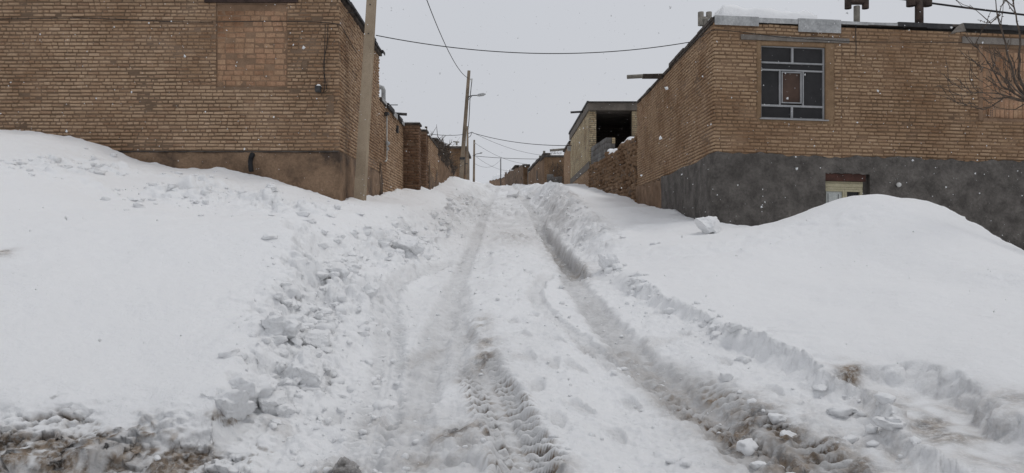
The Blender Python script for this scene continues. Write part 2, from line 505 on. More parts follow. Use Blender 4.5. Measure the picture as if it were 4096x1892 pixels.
BR = [(3.70, 14, .32), (3.70, 16.5, .55), (3.72, 18.6, .76), (3.72, 22.2, 1.12), (3.45, 26.5, 1.66), (3.2, 29, 1.98), (2.0, 28, 1.93), (2.2, 23, 1.40), (1.97, 20, 1.05), (1.9, 16, .52),
      (2.0, 13, .04), (2.1, 11, -.16), (2.9, 14, .28), (2.9, 17, .66), (2.6, 34, 2.45), (2.9, 38, 2.7), (2.2, 44, 3.15), (1.9, 52, 3.7), (1.3, 62, 4.3), (0.2, 80, 5.45), (-1, 95, 6.4),
      (5.12, 11.4, .68), (5.45, 11.4, .63), (4.33, 12.5, .22), (4.75, 11.7, .50), (5.85, 11.2, .58), (6.3, 11.2, .53), (6.55, 11.2, .36), (6.9, 11.2, .05), (6.95, 12, -.02), (7.3, 11.5, -.15), (7.5, 12.6, -.2), (6.4, 12.3, .2), (5.55, 12.3, .35), (7.1, 10.5, -.17), (8.2, 11, -.2), (9.7, 14.5, -.32), (5.3, 13.9, .15), (7.5, 14.3, -.1), (4.2, 13.9, .2), (11, 10, -.45),
      (2.69, 8.5, -.40), (3.8, 8.5, -.37), (3.81, 7, -.55), (2.74, 6.6, -.65), (2.89, 5.3, -.75), (4.38, 6.5, -.60), (2.95, 4.3, -.85), (4.4, 4.3, -.85), (3.67, 10.5, .03), (4.6, 10.2, .21), (5.5, 9.0, -.06), (6.2, 9.2, -.2), (6.5, 10, -.12), (5.5, 8, -.28),
      (1.9, 9, -.40), (1.6, 7.7, -.55), (2.0, 7, -.60), (2.15, 6, -.70), (2.2, 5.2, -.81), (2.2, 4.4, -.91), (2.2, 3, -1.1), (4.5, 2, -1.2), (7, 6, -.5), (8, 2, -1.0), (12, 0, -1.2), (1.5, 10.5, -.38), (8, 20, 1), (8, 40, 3)]
ROAD = [(-20, -1.7), (-6, -1.65), (0, -1.58), (2, -1.42), (4.2, -1.15), (6, -.88), (8, -.70), (11, -.47), (14.8, -.17), (20, .38), (25, .9), (34, 1.74), (44, 2.62), (52, 3.4), (60, 4.2), (68, 4.75), (80, 5.4), (100, 6.3), (130, 6.6), (200, 5.5), (400, -5)]


def rbf(pts, c=0.8, sy=0.6):
    P = np.array(pts); X = P[:, :2] * [1, sy]
    D = np.sqrt(((X[:, None] - X[None]) ** 2).sum(-1) + c * c)
    A = np.zeros((len(P) + 3,) * 2); n = len(P)
    A[:n, :n] = D + np.eye(n) * -0.02
    A[:n, n] = 1; A[:n, n + 1:] = X; A[n, :n] = 1; A[n + 1:, :n] = X.T
    w = np.linalg.solve(A, np.concatenate([P[:, 2], [0, 0, 0]]))

    def f(x, y):
        y = y * sy
        r = w[n] + w[n + 1] * x + w[n + 2] * y
        for (px, py), wi in zip(X, w[:n]):
            r = r + wi * np.sqrt((x - px) ** 2 + (y - py) ** 2 + c * c)
        return r
    return f


bankL, bankR = rbf(BL), rbf(BR)
_ry = np.array([p[0] for p in ROAD], float); _rz = np.array([p[1] for p in ROAD], float)


def road_z(y):
    r = 0
    for k, d in enumerate((-1.2, -.6, 0, .6, 1.2)):
        r = r + np.interp(y + d * (0.5 + 0.03 * np.abs(y)), _ry, _rz)
    return r / 5


def curve(pts):
    a = np.array(pts, float)
    return lambda y: np.interp(y, a[:, 0], a[:, 1])


edgeL = curve([(2, -1.55), (4.2, -1.62), (5.0, -1.55), (5.6, -1.8), (6.8, -1.92), (7.7, -2.05), (8.7, -2.38), (9.6, -2.5), (11, -2.1), (13, -1.75), (20, -1.45), (30, -1.35), (45, -1.4), (60, -1.5), (100, -4.0)])
edgeR = curve([(2, 2.15), (4.2, 2.1), (4.6, 2.18), (5, 2.04), (5.9, 1.87), (7.6, 1.52), (9, 1.42), (11, 1.33), (14, 1.38), (20, 1.35), (30, 1.45), (45, 1.35), (60, 1.1), (80, -.6), (100, -2.2)])
widL = curve([(4, .14), (4.9, .14), (5.4, .10), (8.5, .11), (9.6, .25), (11, .6), (14, .6), (30, .5), (60, .6)])
widR = curve([(4, .05), (7, .06), (9, .08), (11, .3), (14, .45), (30, .5), (60, .6)])

# wheel ruts: polyline (X, Y), half width, depth, tread height, tread pitch, slush
RUTS = [
    ([(-.5, 2.0), (-.56, 4), (-.60, 6), (-.66, 9), (-.66, 15), (-.70, 25), (-.62, 44), (-.6, 62), (-1.4, 90)], .13, .032, .006, .09, .42),
    ([(-.42, 5.0), (-.45, 6.5), (-.52, 8.0), (-.62, 10)], .14, .03, .004, .09, .34),
    ([(1.55, 2.0), (1.36, 4.2), (1.13, 5.2), (.97, 6), (.88, 8), (.86, 10), (.93, 12.2), (.90, 15), (.84, 20), (.8, 25), (.72, 44), (.6, 62), (-.2, 90)], .15, .05, .006, .10, .62),
    ([(1.0, 10.2), (.95, 12), (.92, 14), (.86, 17), (.84, 20)], .14, .13, .006, .09, 1.0),
    ([(-.70, 3.0), (-.76, 4.0), (-.80, 5), (-.93, 6.2), (-1.18, 7.5), (-1.30, 8.6), (-1.33, 9.6), (-1.12, 11.0), (-.75, 13)], .115, .038, .018, .085, .20),
    ([(.22, 2.6), (.15, 3.4), (.07, 4.0), (-.02, 4.6), (-.13, 5.2), (-.27, 6.0)], .14, .07, .034, .085, .55),
    ([(-.27, 6.0), (-.45, 7), (-.6, 8.5)], .09, .03, .008, .085, .5),
    ([(.84, 5.4), (.70, 6.0), (.50, 6.8), (.36, 7.6), (.29, 8.4), (.38, 9.4), (.62, 10.8)], .085, .035, .016, .075, .20),
    ([(1.65, 2.6), (1.45, 4.2), (1.22, 5.0), (1.0, 6.0)], .27, .022, .006, .09, .62),
    ([(1.75, 3.0), (1.62, 4.0), (1.38, 4.7), (1.15, 5.5)], .15, .03, .022, .085, .6),
]
FEET = [(.10, 8.0, .1), (.15, 6.4, .3), (.33, 5.55, .1), (.50, 5.5, .5), (.20, 5.05, -.2), (.42, 6.2, .2), (.62, 6.0, .4), (.25, 7.2, 0), (.45, 4.7, .6), (.30, 4.45, 0), (.62, 4.35, .2), (.16, 5.7, .3), (.05, 6.9, .1),
        (-.05, 9.2, 0), (.3, 10.5, .2), (.05, 11.6, 0), (-1.2, 5.2, .2), (-1.05, 4.6, 0), (.8, 4.9, .3), (1.5, 6.5, .2), (1.62, 5.7, 0), (1.45, 7.4, .3), (1.75, 5.0, .1)]


def polydist(pts, x, y):
    """distance to a polyline, run along it, side"""
    best = np.full(x.shape, 1e9); run = np.zeros(x.shape); side = np.zeros(x.shape); acc = 0
    for (x0, y0), (x1, y1) in zip(pts[:-1], pts[1:]):
        dx, dy = x1 - x0, y1 - y0; L = math.hypot(dx, dy)
        t = np.clip(((x - x0) * dx + (y - y0) * dy) / L ** 2, 0, 1)
        d = np.hypot(x - x0 - t * dx, y - y0 - t * dy)
        m = d < best
        best = np.where(m, d, best); run = np.where(m, acc + t * L, run)
        side = np.where(m, ((x - x0) * dy - (y - y0) * dx) / L, side)
        acc += L
    return best, run, side


def smoothline(pts, k=3):
    p = np.array(pts, float)
    for _ in range(k):
        q = np.empty((2 * len(p) - 2, 2)); q[0::2] = p[:-1] * .75 + p[1:] * .25; q[1::2] = p[:-1] * .25 + p[1:] * .75
        q[0] = p[0]; q[-1] = p[-1]; p = q
    return [tuple(v) for v in p]


def ground(x, y, detail=True):
    """height of the snow, its slush and its dirt"""
    x = np.asarray(x, float); y = np.asarray(y, float)
    xc = np.clip(x, np.where(y > 15, -3.3, -16), np.where(y > 15, 4.0, 14))
    yc = np.clip(y, -6, 98)
    low = road_z(y)
    wob = 0.16 * pn(x * 1.1, y * 1.1, 3) + 0.08 * pn(x * 3.1, y * 3.1, 9) + 0.03 * pn(x * 9, y * 9, 4)
    # a loose talus climbs from the road towards the foot of the left bank
    tal = sstep(-.9, -2.1, x) * sstep(3.5, 5.5, y) * (1 - sstep(11, 14, y))
    low = low + .27 * tal + .03 * pn(x * .8, y * .5, 1)
    # the strip between right wheel rut and bank
    low = low + .04 * sstep(1.1, 1.5, x) * (1 - sstep(10, 13, y)) + .05 * sstep(-.4, -.1, x) * sstep(.7, .4, x) * (1 - sstep(14, 20, y))
    # crown of lumps in the middle higher up
    fr = np.where(x < 0, y - 4.17 - .10 * pn(x * 1.3, 3.3, 7) - .06 * pn(x * 4, 8.3, 2), 10)
    sl = np.minimum(edgeL(y) - x + wob * np.where(y < 10, 1, .6), fr * .62)
    mL = sstep(-widL(y), widL(y), sl)
    sr = x - edgeR(y) + wob * .45
    mR = sstep(-widR(y), widR(y), sr)
    hl = np.maximum(bankL(xc, yc), low + 0.0); hr = np.maximum(bankR(xc, yc), low + .05)
    z = low * (1 - mL - mR) + hl * mL + hr * mR
    far = sstep(75, 100, y)
    z = z * (1 - far) + (road_z(y) + .4 * (mL + mR)) * far
    # the shovelled trench in the right bank
    tx = x - 2.47 + wob * .25 + .08 * pn(x * 2.2, y * 2.2, 16) + .04 * pn(x * 7, y * 7, 17); ty = 5.02 - y + .05 * pn(x * 4, y * 4, 6)
    tr = sstep(.32, .16, np.abs(tx + .06)) * sstep(-.03, .10, ty)
    z = z * (1 - tr) + (road_z(y) + .10 + .02 * pn(x * 5, y * 5)) * tr
    slush = np.zeros_like(x); dirt = np.zeros_like(x)
    if not detail:
        return z
    # slide-off rubble under the left house, clods along the banks, lumps on the road
    near_edge = np.exp(-(sl / .35) ** 2)
    rubL = sstep(-.95, -1.35, x) * (1 - mL) * sstep(3, 4, y) * (1 - .6 * sstep(9, 16, y))
    rubW = np.exp(-((y - 11.9 - .35 * pn(x * .8, y * .8, 5)) / .9) ** 2) * sstep(-8.2, -6.2, x) * sstep(-2.3, -3.2, x) * sstep(-.25, .1, pn(x * .7, y * .9, 15) + .15)
    rubF = sstep(10.5, 14, y) * (sstep(.5, -.3, sl) * sstep(-.7, -.2, sl) + sstep(.9, .3, sr) * sstep(-.45, -.1, sr))
    rubF = np.clip(rubF, 0, 1)
    mid = (1 - mL) * (1 - mR)
    rough = np.clip(rubL + 1.0 * rubW + rubF + .25 * near_edge, 0, 1)
    front = sstep(.45, .0, np.abs(fr - .02)) * sstep(-1.4, -1.7, x)
    rough = rough * (1 - .85 * front) * (1 - .8 * tr) * (1 - .9 * np.exp(-((x + 1.66) ** 2 + (y - 4.5) ** 2) / .12))
    patch = np.clip(.65 + .9 * pn(x * .9, y * .6, 12), .15, 1)
    sc = np.where(y > 13, 1.0, 1.0)
    c1 = clods(x, y, .34, 1, .45); c2 = clods(x, y, .15, 2, .6); c3 = clods(x, y, .065, 3, .6)
    z = z + rough * patch * (.34 * .75 * c1 + .15 * .95 * c2 + .065 * .9 * c3 + .05 * np.abs(pn(x * 3.1, y * 3.1, 14)))
    # footpaths of lumps on the road, more of them higher up
    rmid = mid * np.clip(.34 + .6 * sstep(9, 18, y) * sstep(.1, .5, pn(x * .7, y * .5, 22) + .4) + .5 * sstep(4.5, 4.0, y) * sstep(.15, -.1, np.abs(x + .35) - .35), 0, 1)
    z = z + rmid * (.13 * c2 * .8 + .06 * c3) + mid * sstep(18, 24, y) * (1 - sstep(48, 60, y)) * np.clip(.3 + pn(x * .6, y * .3, 23), 0, 1) * (.34 * .8 * c1 + .15 * .7 * c2)
    smooth_amp = 1 - rough
    z = z + (.05 * pn(x * .55, y * .55, 31) + .045 * pn(x * 1.2, y * 1.0, 38) + .012 * np.abs(pn(x * 2.6, y * 2.2, 39))) * (mL + mR) * sstep(3, 5, y) + smooth_amp * (.012 * pn(x * 2.2, y * 2.2, 32) + .005 * pn(x * 8, y * 8, 33) + .0025 * pn(x * 24, y * 24, 34))
    z = z + mid * (.016 * pn(x * 6, y * 6, 35) + .010 * np.abs(pn(x * 17, y * 17, 36)) + .006 * pn(x * 31, y * 31, 37))
    soft = sstep(.10, .45, pn(x * .6, y * .55, 47)) * mR * sstep(4.5, 6, y) * (1 - sstep(14, 18, y)) + .6 * sstep(.2, .5, pn(x * .6, y * .5, 48)) * mL * sstep(7.5, 9.5, y)
    z = z + soft * (.06 * c1 + .03 * c2) + rubW * patch * (.13 * c1 + .07 * c2)
    # broken lumps and small pits in the smooth banks
    pit = sstep(.80, .98, pn(x * 2.1, y * 2.1, 41) * 1.0 + .35) * (mL + mR) * .35
    z = z - .06 * pit * np.clip(clods(x, y, .12, 8, .5), 0, 1)
    # step of crumbly snow along the right bank
    stepR = np.exp(-(sr / .09) ** 2) * (1 - sstep(9, 12, y))
    z = z + stepR * (.05 * c2 + .04 * c3)
    # melt gap and small drifts where the snow meets the walls
    gd = np.full(x.shape, 9.0)
    for sel, d in (((x < -2.98) & (y < 14.1), 13.97 - y), ((y > 14.0) & (y < 22.6) & (x < -2.4), x + 3.03), ((x > 3.70) & (y < 14.9), 14.0 + (x - 3.776) * .07 - .04 - y), ((y > 14.0) & (y < 22.2) & (x > 3.1), 3.735 - x)):
        gd = np.where(sel, np.minimum(gd, np.maximum(d, 0)), gd)
    z = z - .09 * np.exp(-(gd / .045) ** 2) * np.clip(.7 + pn(x * 2, y * 2, 44), 0, 1.2) + .05 * pn(x * 2.7, y * 2.7, 43) * np.exp(-(gd / .3) ** 2) + .02 * pn(x * 9, y * 9, 45) * np.exp(-(gd / .2) ** 2)
    # wheel ruts
    for pts, hw, dep, tread, pitch, sl_ in RUTS:
        P = smoothline(pts, 2)
        xs = [p[0] for p in P]; ys = [p[1] for p in P]
        sel = (x > min(xs) - .8) & (x < max(xs) + .8) & (y > min(ys) - .3) & (y < max(ys) + .5)
        if not sel.any():
            continue
        X_, Y_ = x[sel], y[sel]
        d, run, sd = polydist(P, X_, Y_)
        tot = run.max()
        ends = sstep(0, .35, run) * sstep(0, .5, np.maximum(max(ys) - Y_, 0))
        d2 = d + .035 * pn(X_ * 5, Y_ * 5, 51) + .018 * pn(X_ * 15, Y_ * 15, 52)
        inn = sstep(hw * 1.25, hw * .75, d2) * ends
        lip = np.exp(-((d2 - hw * 1.5) / (hw * .42)) ** 2) * ends
        dz = -dep * inn + dep * .22 * lip * (.6 + .6 * pn(X_ * 6, Y_ * 6, 53))
        ph = run / pitch + np.abs(sd) / hw * .9
        tw = np.clip(np.sin(ph * 2 * np.pi) * 1.4, -1, 1)
        gap = sstep(.02, .05, np.abs(np.abs(sd) - hw * .42) + .02)
        trd = tread * tw * inn * sstep(hw * .10, hw * .4, np.abs(sd)) * np.clip(.65 + .9 * pn(X_ * 1.7, Y_ * 1.7, 54), .1, 1)
        if tread > .02:
            trd = tread * tw * inn * sstep(hw * .22, hw * .45, np.abs(sd)) * np.clip(.85 + .5 * pn(X_ * 1.7, Y_ * 1.7, 54), .4, 1)
        else:
          trd = trd + tread * .8 * np.exp(-((np.abs(sd) - hw * .2) / (hw * .12)) ** 2) * inn
        edge_t = tread * .55 * tw * np.exp(-((d2 - hw * 1.05) / (hw * .3)) ** 2) * ends
        smo = .006 * pn(X_ * 14, Y_ * 14, 55)
        z[sel] += dz + trd + edge_t - inn * smo - inn * z_road_noise(X_, Y_) * .5
        s_ = sl_ * sstep(hw * 1.5, hw * .6, d2) * ends * np.clip(.88 + .45 * pn(X_ * 1.3, Y_ * .6, 56), .4, 1)
        slush[sel] = np.maximum(slush[sel], s_)
        if tread > .02:
            dirt[sel] = np.maximum(dirt[sel], np.exp(-((d2 - hw * .80) / (hw * .5)) ** 2) * ends * 1.6 * (tw < .25) * sstep(5.7, 5.0, Y_) * np.clip(.75 + 1.2 * pn(X_ * 5, Y_ * 5, 57), .1, 1))
    for fx, fy, fa in FEET:
        sel = (np.abs(x - fx) < .3) & (np.abs(y - fy) < .3)
        if sel.any():
            ca, sa = math.cos(fa), math.sin(fa)
            ux = (x[sel] - fx) * ca + (y[sel] - fy) * sa; uy = -(x[sel] - fx) * sa + (y[sel] - fy) * ca
            uy2 = uy / (.128); wd = .048 * (1 - .25 * np.clip(-uy2, -1, 1))
            d = (ux / wd) ** 2 + uy2 ** 2 + .25 * pn(x[sel] * 9, y[sel] * 9, 61)
            z[sel] += -.022 * sstep(1.15, .6, d) + .010 * np.exp(-((d - 1.5) / .4) ** 2) + .005 * np.sin(uy * 190) * sstep(1, .6, d)
            slush[sel] = np.maximum(slush[sel], .25 * sstep(1.1, .6, d))
    # grey slush and brown mud where wheels and shovels brought them up
    slush = np.maximum(slush, mid * .10 * sstep(-.1, .5, pn(x * 1.1, y * .5, 71)))
    slush = np.maximum(slush, mid * .28 * sstep(14, 22, y) * sstep(-.3, .3, pn(x * 1.6, y * .8, 72)))
    slush = np.maximum(slush, rubF * .4 * sstep(.0, .5, pn(x * 1.5, y * .9, 75)) * sstep(.15, -.25, np.minimum(sl, sr)))
    slush = np.maximum(slush, mid * .30 * sstep(5.2, 4.2, y) * sstep(-1.0, -.6, x) * sstep(.2, -.1, x))

    def blob(cx, cy, rx, ry, a, seed):
        d = ((x - cx) / rx) ** 2 + ((y - cy) / ry) ** 2
        return a * np.exp(-d) * np.clip(.75 + 1.2 * fbm(x * 5, y * 5, seed, 2), 0, 1.2)
    for b in ((1.45, 4.35, .30, .55, 1.0, 81), (1.15, 4.9, .22, .5, .55, 82), (1.65, 4.0, .35, .3, .95, 83), (-.28, 4.3, .17, .14, 1.0, 84), (-.36, 4.02, .2, .12, .6, 85), (.95, 5.9, .2, .35, .5, 86),
              (1.02, 5.4, .14, .5, .55, 87), (2.25, 4.98, .12, .16, 1.0, 88), (-4.62, 7.0, .10, .16, 1.0, 78), (2.3, 5.05, .07, .06, 1.0, 77), (2.40, 4.25, .28, .6, .65, 89), (-.24, 6.9, .12, .4, .5, 90), (-.16, 5.9, .1, .4, .8, 91), (.86, 14, .2, 2.2, .5, 92), (1.05, 11.2, .2, 1.0, .55, 93), (.2, 16.5, .5, 1.6, .35, 94),
              (-1.45, 26, .7, 2.5, .35, 95), (1.5, 22, .5, 4, .25, 96), (-.66, 4.6, .25, .2, .3, 97), (2.75, 4.15, .25, .2, .5, 98), (-.9, 3.95, .15, .12, .7, 99)):
        dirt = np.maximum(dirt, blob(*b))
    dirt = np.maximum(dirt, mid * .35 * sstep(.45, .75, pn(x * 2.3, y * 1.6, 73) + .1) * sstep(8, 4.5, y))
    dirt = np.clip(dirt, 0, 1)
    return z, slush, dirt, rough, mL, mR, fr, tr, near_edge


def z_road_noise(x, y):
    return .010 * pn(x * 6, y * 6, 35) + .006 * pn(x * 17, y * 17, 36)


def build_ground():
    def seg(a, b, st):
        return np.arange(a, b, st)
    ys = np.concatenate([seg(-30, -4, 2.0), seg(-4, 2.6, .2), seg(2.6, 3.8, .03), seg(3.8, 4.65, .0065), seg(4.65, 8, .0115), seg(8, 14, .0245), seg(14, 30, .05), seg(30, 70, .16), seg(70, 130, 1.0), seg(130, 420, 15)])
    up = np.concatenate([seg(0, .40, .0019), seg(.40, .67, .0030), seg(.67, 1.0, .015), seg(1.0, 2.0, .06), seg(2.0, 8.1, .5)])
    us = np.concatenate([-up[:0:-1], up])
    U, Y = np.meshgrid(us, ys)
    X = U * np.sqrt(Y ** 2 + 4)
    shp = X.shape
    z, slush, dirt, rough, mL, mR, fr, tr, ne = ground(X.ravel(), Y.ravel())
    P = np.stack([X.ravel(), Y.ravel(), z], -1).reshape(*shp, 3)
    du = np.gradient(P, axis=1); dv = np.gradient(P, axis=0)
    N = np.cross(du, dv); N /= np.linalg.norm(N, axis=-1, keepdims=True) + 1e-9
    steep = (1 - N[..., 2]).ravel()
    N = N.reshape(-1, 3); P = P.reshape(-1, 3)
    nearm = (P[:, 1] > 3) & (P[:, 1] < 45) & (np.abs(P[:, 0]) < 12)
    x, y, zz = P[nearm].T
    # lumps stand out of steep faces
    k = (1 - .75 * sstep(4.75, 4.5, y) * sstep(-1.4, -1.7, x)) * np.clip(sstep(.08, .45, steep[nearm]) * (.05 + .95 * np.clip(ne[nearm] + mL[nearm] + mR[nearm], 0, 1)) + .35 * rough[nearm], 0, 1)
    frontk = sstep(.10, .40, steep[nearm]) * sstep(-1.2, -1.6, x) * sstep(4.9, 4.6, y)
    big = 1 / (1 + .04 * np.clip(y - 8, 0, 30))
    disp = (.075 * np.abs(pn(x * 5.5, y * 5.5, zz * 5.5)) + .045 * np.abs(pn(x * 12, y * 12, zz * 12)) + .018 * np.abs(pn(x * 27, y * 27, zz * 27)) - .035)
    disp = disp * k + .004 * pn(x * 40, y * 40, zz * 40) * np.clip(rough[nearm] + .3, 0, 1)
    disp = disp + frontk * (np.clip(.13 * pn(x * 2.3, y * 2.3, zz * 3.0), -.12, .09) + .035 * pn(x * 6, y * 6, zz * 6))
    disp = disp * (1 - .9 * np.exp(-((x + 1.66) ** 2 + (y - 4.45) ** 2) / .14))
    P[nearm] += N[nearm] * disp[:, None]
    # dirt carried in the cut face of the left bank, with a ragged outline
    facem = sstep(.12, .35, steep) * sstep(-1.0, -1.5, P[:, 0]) * sstep(4.75, 4.45, P[:, 1]) * sstep(3.6, 3.8, P[:, 1]) * sstep(-.92, -1.0, P[:, 2] + .05 * fbm(P[:, 0] * 3, P[:, 1] * 3, 6.0, 2))
    foot = sstep(4.15, 4.0, P[:, 1]) * sstep(-1.3, -1.7, P[:, 0]) * sstep(3.2, 3.5, P[:, 1])
    q = fbm(P[:, 0] * 2.6, P[:, 2] * 4.6, 5.0, 5, .62)
    q2 = fbm(P[:, 0] * 6, P[:, 2] * 9.0, 2.0, 3, .6)
    fd = np.clip(facem * sstep(-.02, .16, q + .30 * sstep(-2.0, -2.7, P[:, 0])) * .95 + foot * sstep(-.15, .25, q2) * .95, 0, 1)
    dirt = np.maximum(dirt, fd)
    slush = np.maximum(slush, np.clip(facem * .22 + foot * .4, 0, 1))
    R, C = shp
    i = np.arange(R * C).reshape(R, C)
    Q = np.stack([i[:-1, :-1].ravel(), i[:-1, 1:].ravel(), i[1:, 1:].ravel(), i[1:, :-1].ravel()], -1)
    me = npmesh('snow_ground', P, Q, M['snow'], True)
    for nm, arr in (('dirt', dirt), ('slush', slush)):
        a = me.attributes.new(nm, 'FLOAT', 'POINT')
        a.data.foreach_set('value', arr.astype(np.float32))
    o = bpy.data.objects.new('snow_ground', me)
    COL.objects.link(o)
    o['kind'] = 'structure'
    return o


build_ground()


def gz(x, y):
    return float(ground(np.array([x]), np.array([y]))[0][0])


# ------------------------------------------------------------------ walls and bricks
class Frame:
    """a wall plane: u runs along it, d stands out of it"""

    def __init__(self, o, u, n, tilt=0.0):
        self.o, self.u, self.n, self.t = Vector(o), Vector(u).normalized(), Vector(n).normalized(), tilt

    def __call__(self, u, d, z):
        p = self.o + self.u * u + self.n * d
        return Vector((p.x, p.y, z + self.t * u))


def panel(name, fr, u0, u1, z0, z1, mat, holes=(), thick=0.3, d=0.0, reveal=None):
    """wall body with real openings"""
    us = sorted({u0, u1, *[h[0] for h in holes], *[h[1] for h in holes]})
    zs = sorted({z0, z1, *[h[2] for h in holes], *[h[3] for h in holes]})
    us = [u for u in us if u0 <= u <= u1]; zs = [z for z in zs if z0 <= z <= z1]
    mb = MB()
    solid = {}
    for i in range(len(us) - 1):
        for j in range(len(zs) - 1):
            cu, cz = (us[i] + us[i + 1]) / 2, (zs[j] + zs[j + 1]) / 2
            solid[i, j] = not any(h[0] < cu < h[1] and h[2] < cz < h[3] for h in holes)
    for (i, j), s in solid.items():
        if not s:
            continue
        a, b, c, e = us[i], us[i + 1], zs[j], zs[j + 1]
        mb.add([fr(a, d, c), fr(b, d, c), fr(b, d, e), fr(a, d, e)], [(0, 1, 2, 3)])
        mb.add([fr(a, d - thick, c), fr(b, d - thick, c), fr(b, d - thick, e), fr(a, d - thick, e)], [(3, 2, 1, 0)])
        for (di, dj, p, q) in ((-1, 0, (a, c), (a, e)), (1, 0, (b, e), (b, c)), (0, -1, (b, c), (a, c)), (0, 1, (a, e), (b, e))):
            if not solid.get((i + di, j + dj), False):
                mb.add([fr(p[0], d, p[1]), fr(q[0], d, q[1]), fr(q[0], d - thick, q[1]), fr(p[0], d - thick, p[1])], [(0, 1, 2, 3)])
    return mb.mesh(name, mat)


def rough_panel(name, fr, u0, u1, z0, z1, mat, step=0.06, amp=0.012, d=0.02, holes=(), seed=1, ztop=None, back=0.25, lump=0.0):
    """a hand plastered surface, uneven, with a thickness"""
    nu, nz = max(2, int((u1 - u0) / step)), max(2, int((z1 - z0) / step))
    U, Z = np.meshgrid(np.linspace(u0, u1, nu + 1), np.linspace(z0, z1, nz + 1))
    if ztop is not None:
        Z = z0 + (Z - z0) * (np.vectorize(ztop)(U) - z0) / (z1 - z0)
    D = d + amp * fbm(U * 2.2 + seed * 7, Z * 2.2, seed, 3) + amp * .35 * pn(U * 14, Z * 14, seed)
    if lump:
        D = D + lump * clods(U, Z * 1.0, .20, seed, .9) + lump * .5 * clods(U, Z, .09, seed + 3, .8)
    o, u, n = np.array(fr.o), np.array(fr.u), np.array(fr.n)
    P = o + U[..., None] * u + D[..., None] * n
    P[..., 2] = Z + fr.t * U
    Bk = o + U[..., None] * u - back * n
    Bk[..., 2] = Z + fr.t * U
    R, C = U.shape
    i = np.arange(R * C).reshape(R, C)
    keep = np.ones((R - 1, C - 1), bool)
    Uc, Zc = (U[:-1, :-1] + U[1:, 1:]) / 2, (Z[:-1, :-1] + Z[1:, 1:]) / 2
    for h in holes:
        keep &= ~((Uc > h[0]) & (Uc < h[1]) & (Zc > h[2]) & (Zc < h[3]))
    q = np.stack([i[:-1, :-1], i[:-1, 1:], i[1:, 1:], i[1:, :-1]], -1)[keep]
    k = R * C
    rim = []
    for e in (i[0, :], i[:, -1], i[-1, ::-1], i[::-1, 0]):
        rim.append(np.stack([e[:-1], e[:-1] + k, e[1:] + k, e[1:]], -1))
    return npmesh(name, np.concatenate([P.reshape(-1, 3), Bk.reshape(-1, 3)]), np.concatenate([q] + rim), mat, True)


BT_V = None


def brick_shape(L, h, rnd, dep, cham=0.007, jit=0.004):
    """12 points, 9 quads; local x along, y out of the wall (negative inside), z up"""
    a, b = L / 2, h / 2
    j = lambda: rnd.uniform(-jit, jit)
    ring = [(-a, -b), (a, -b), (a, b), (-a, b)]
    back = [(x, -dep, z) for x, z in ring]
    rim = [(x + j(), -cham + j(), z + j()) for x, z in ring]
    fro = [(x * (1 - cham / a) + j(), j(), z * (1 - cham / b) + j()) for x, z in ring]
    return back + rim + fro


BQ = np.array([(0, 1, 5, 4), (1, 2, 6, 5), (2, 3, 7, 6), (3, 0, 4, 7), (4, 5, 9, 8), (5, 6, 10, 9), (6, 7, 11, 10), (7, 4, 8, 11), (8, 9, 10, 11)])
BQ5 = np.array([(0, 1, 5, 4), (1, 2, 6, 5), (2, 3, 7, 6), (3, 0, 4, 7), (4, 5, 6, 7)])
VARIANTS = {}


def variants(key, L, h, mat, n=8, dep=0.04, jit=0.004):
    k = (key, round(L, 3), round(h, 3))
    if k not in VARIANTS:
        r = random.Random(hash(k) & 0xffff)
        VARIANTS[k] = [npmesh('brick', np.array(brick_shape(L, h, r, dep, jit=jit)), BQ, mat) for _ in range(n)]
    return VARIANTS[k]


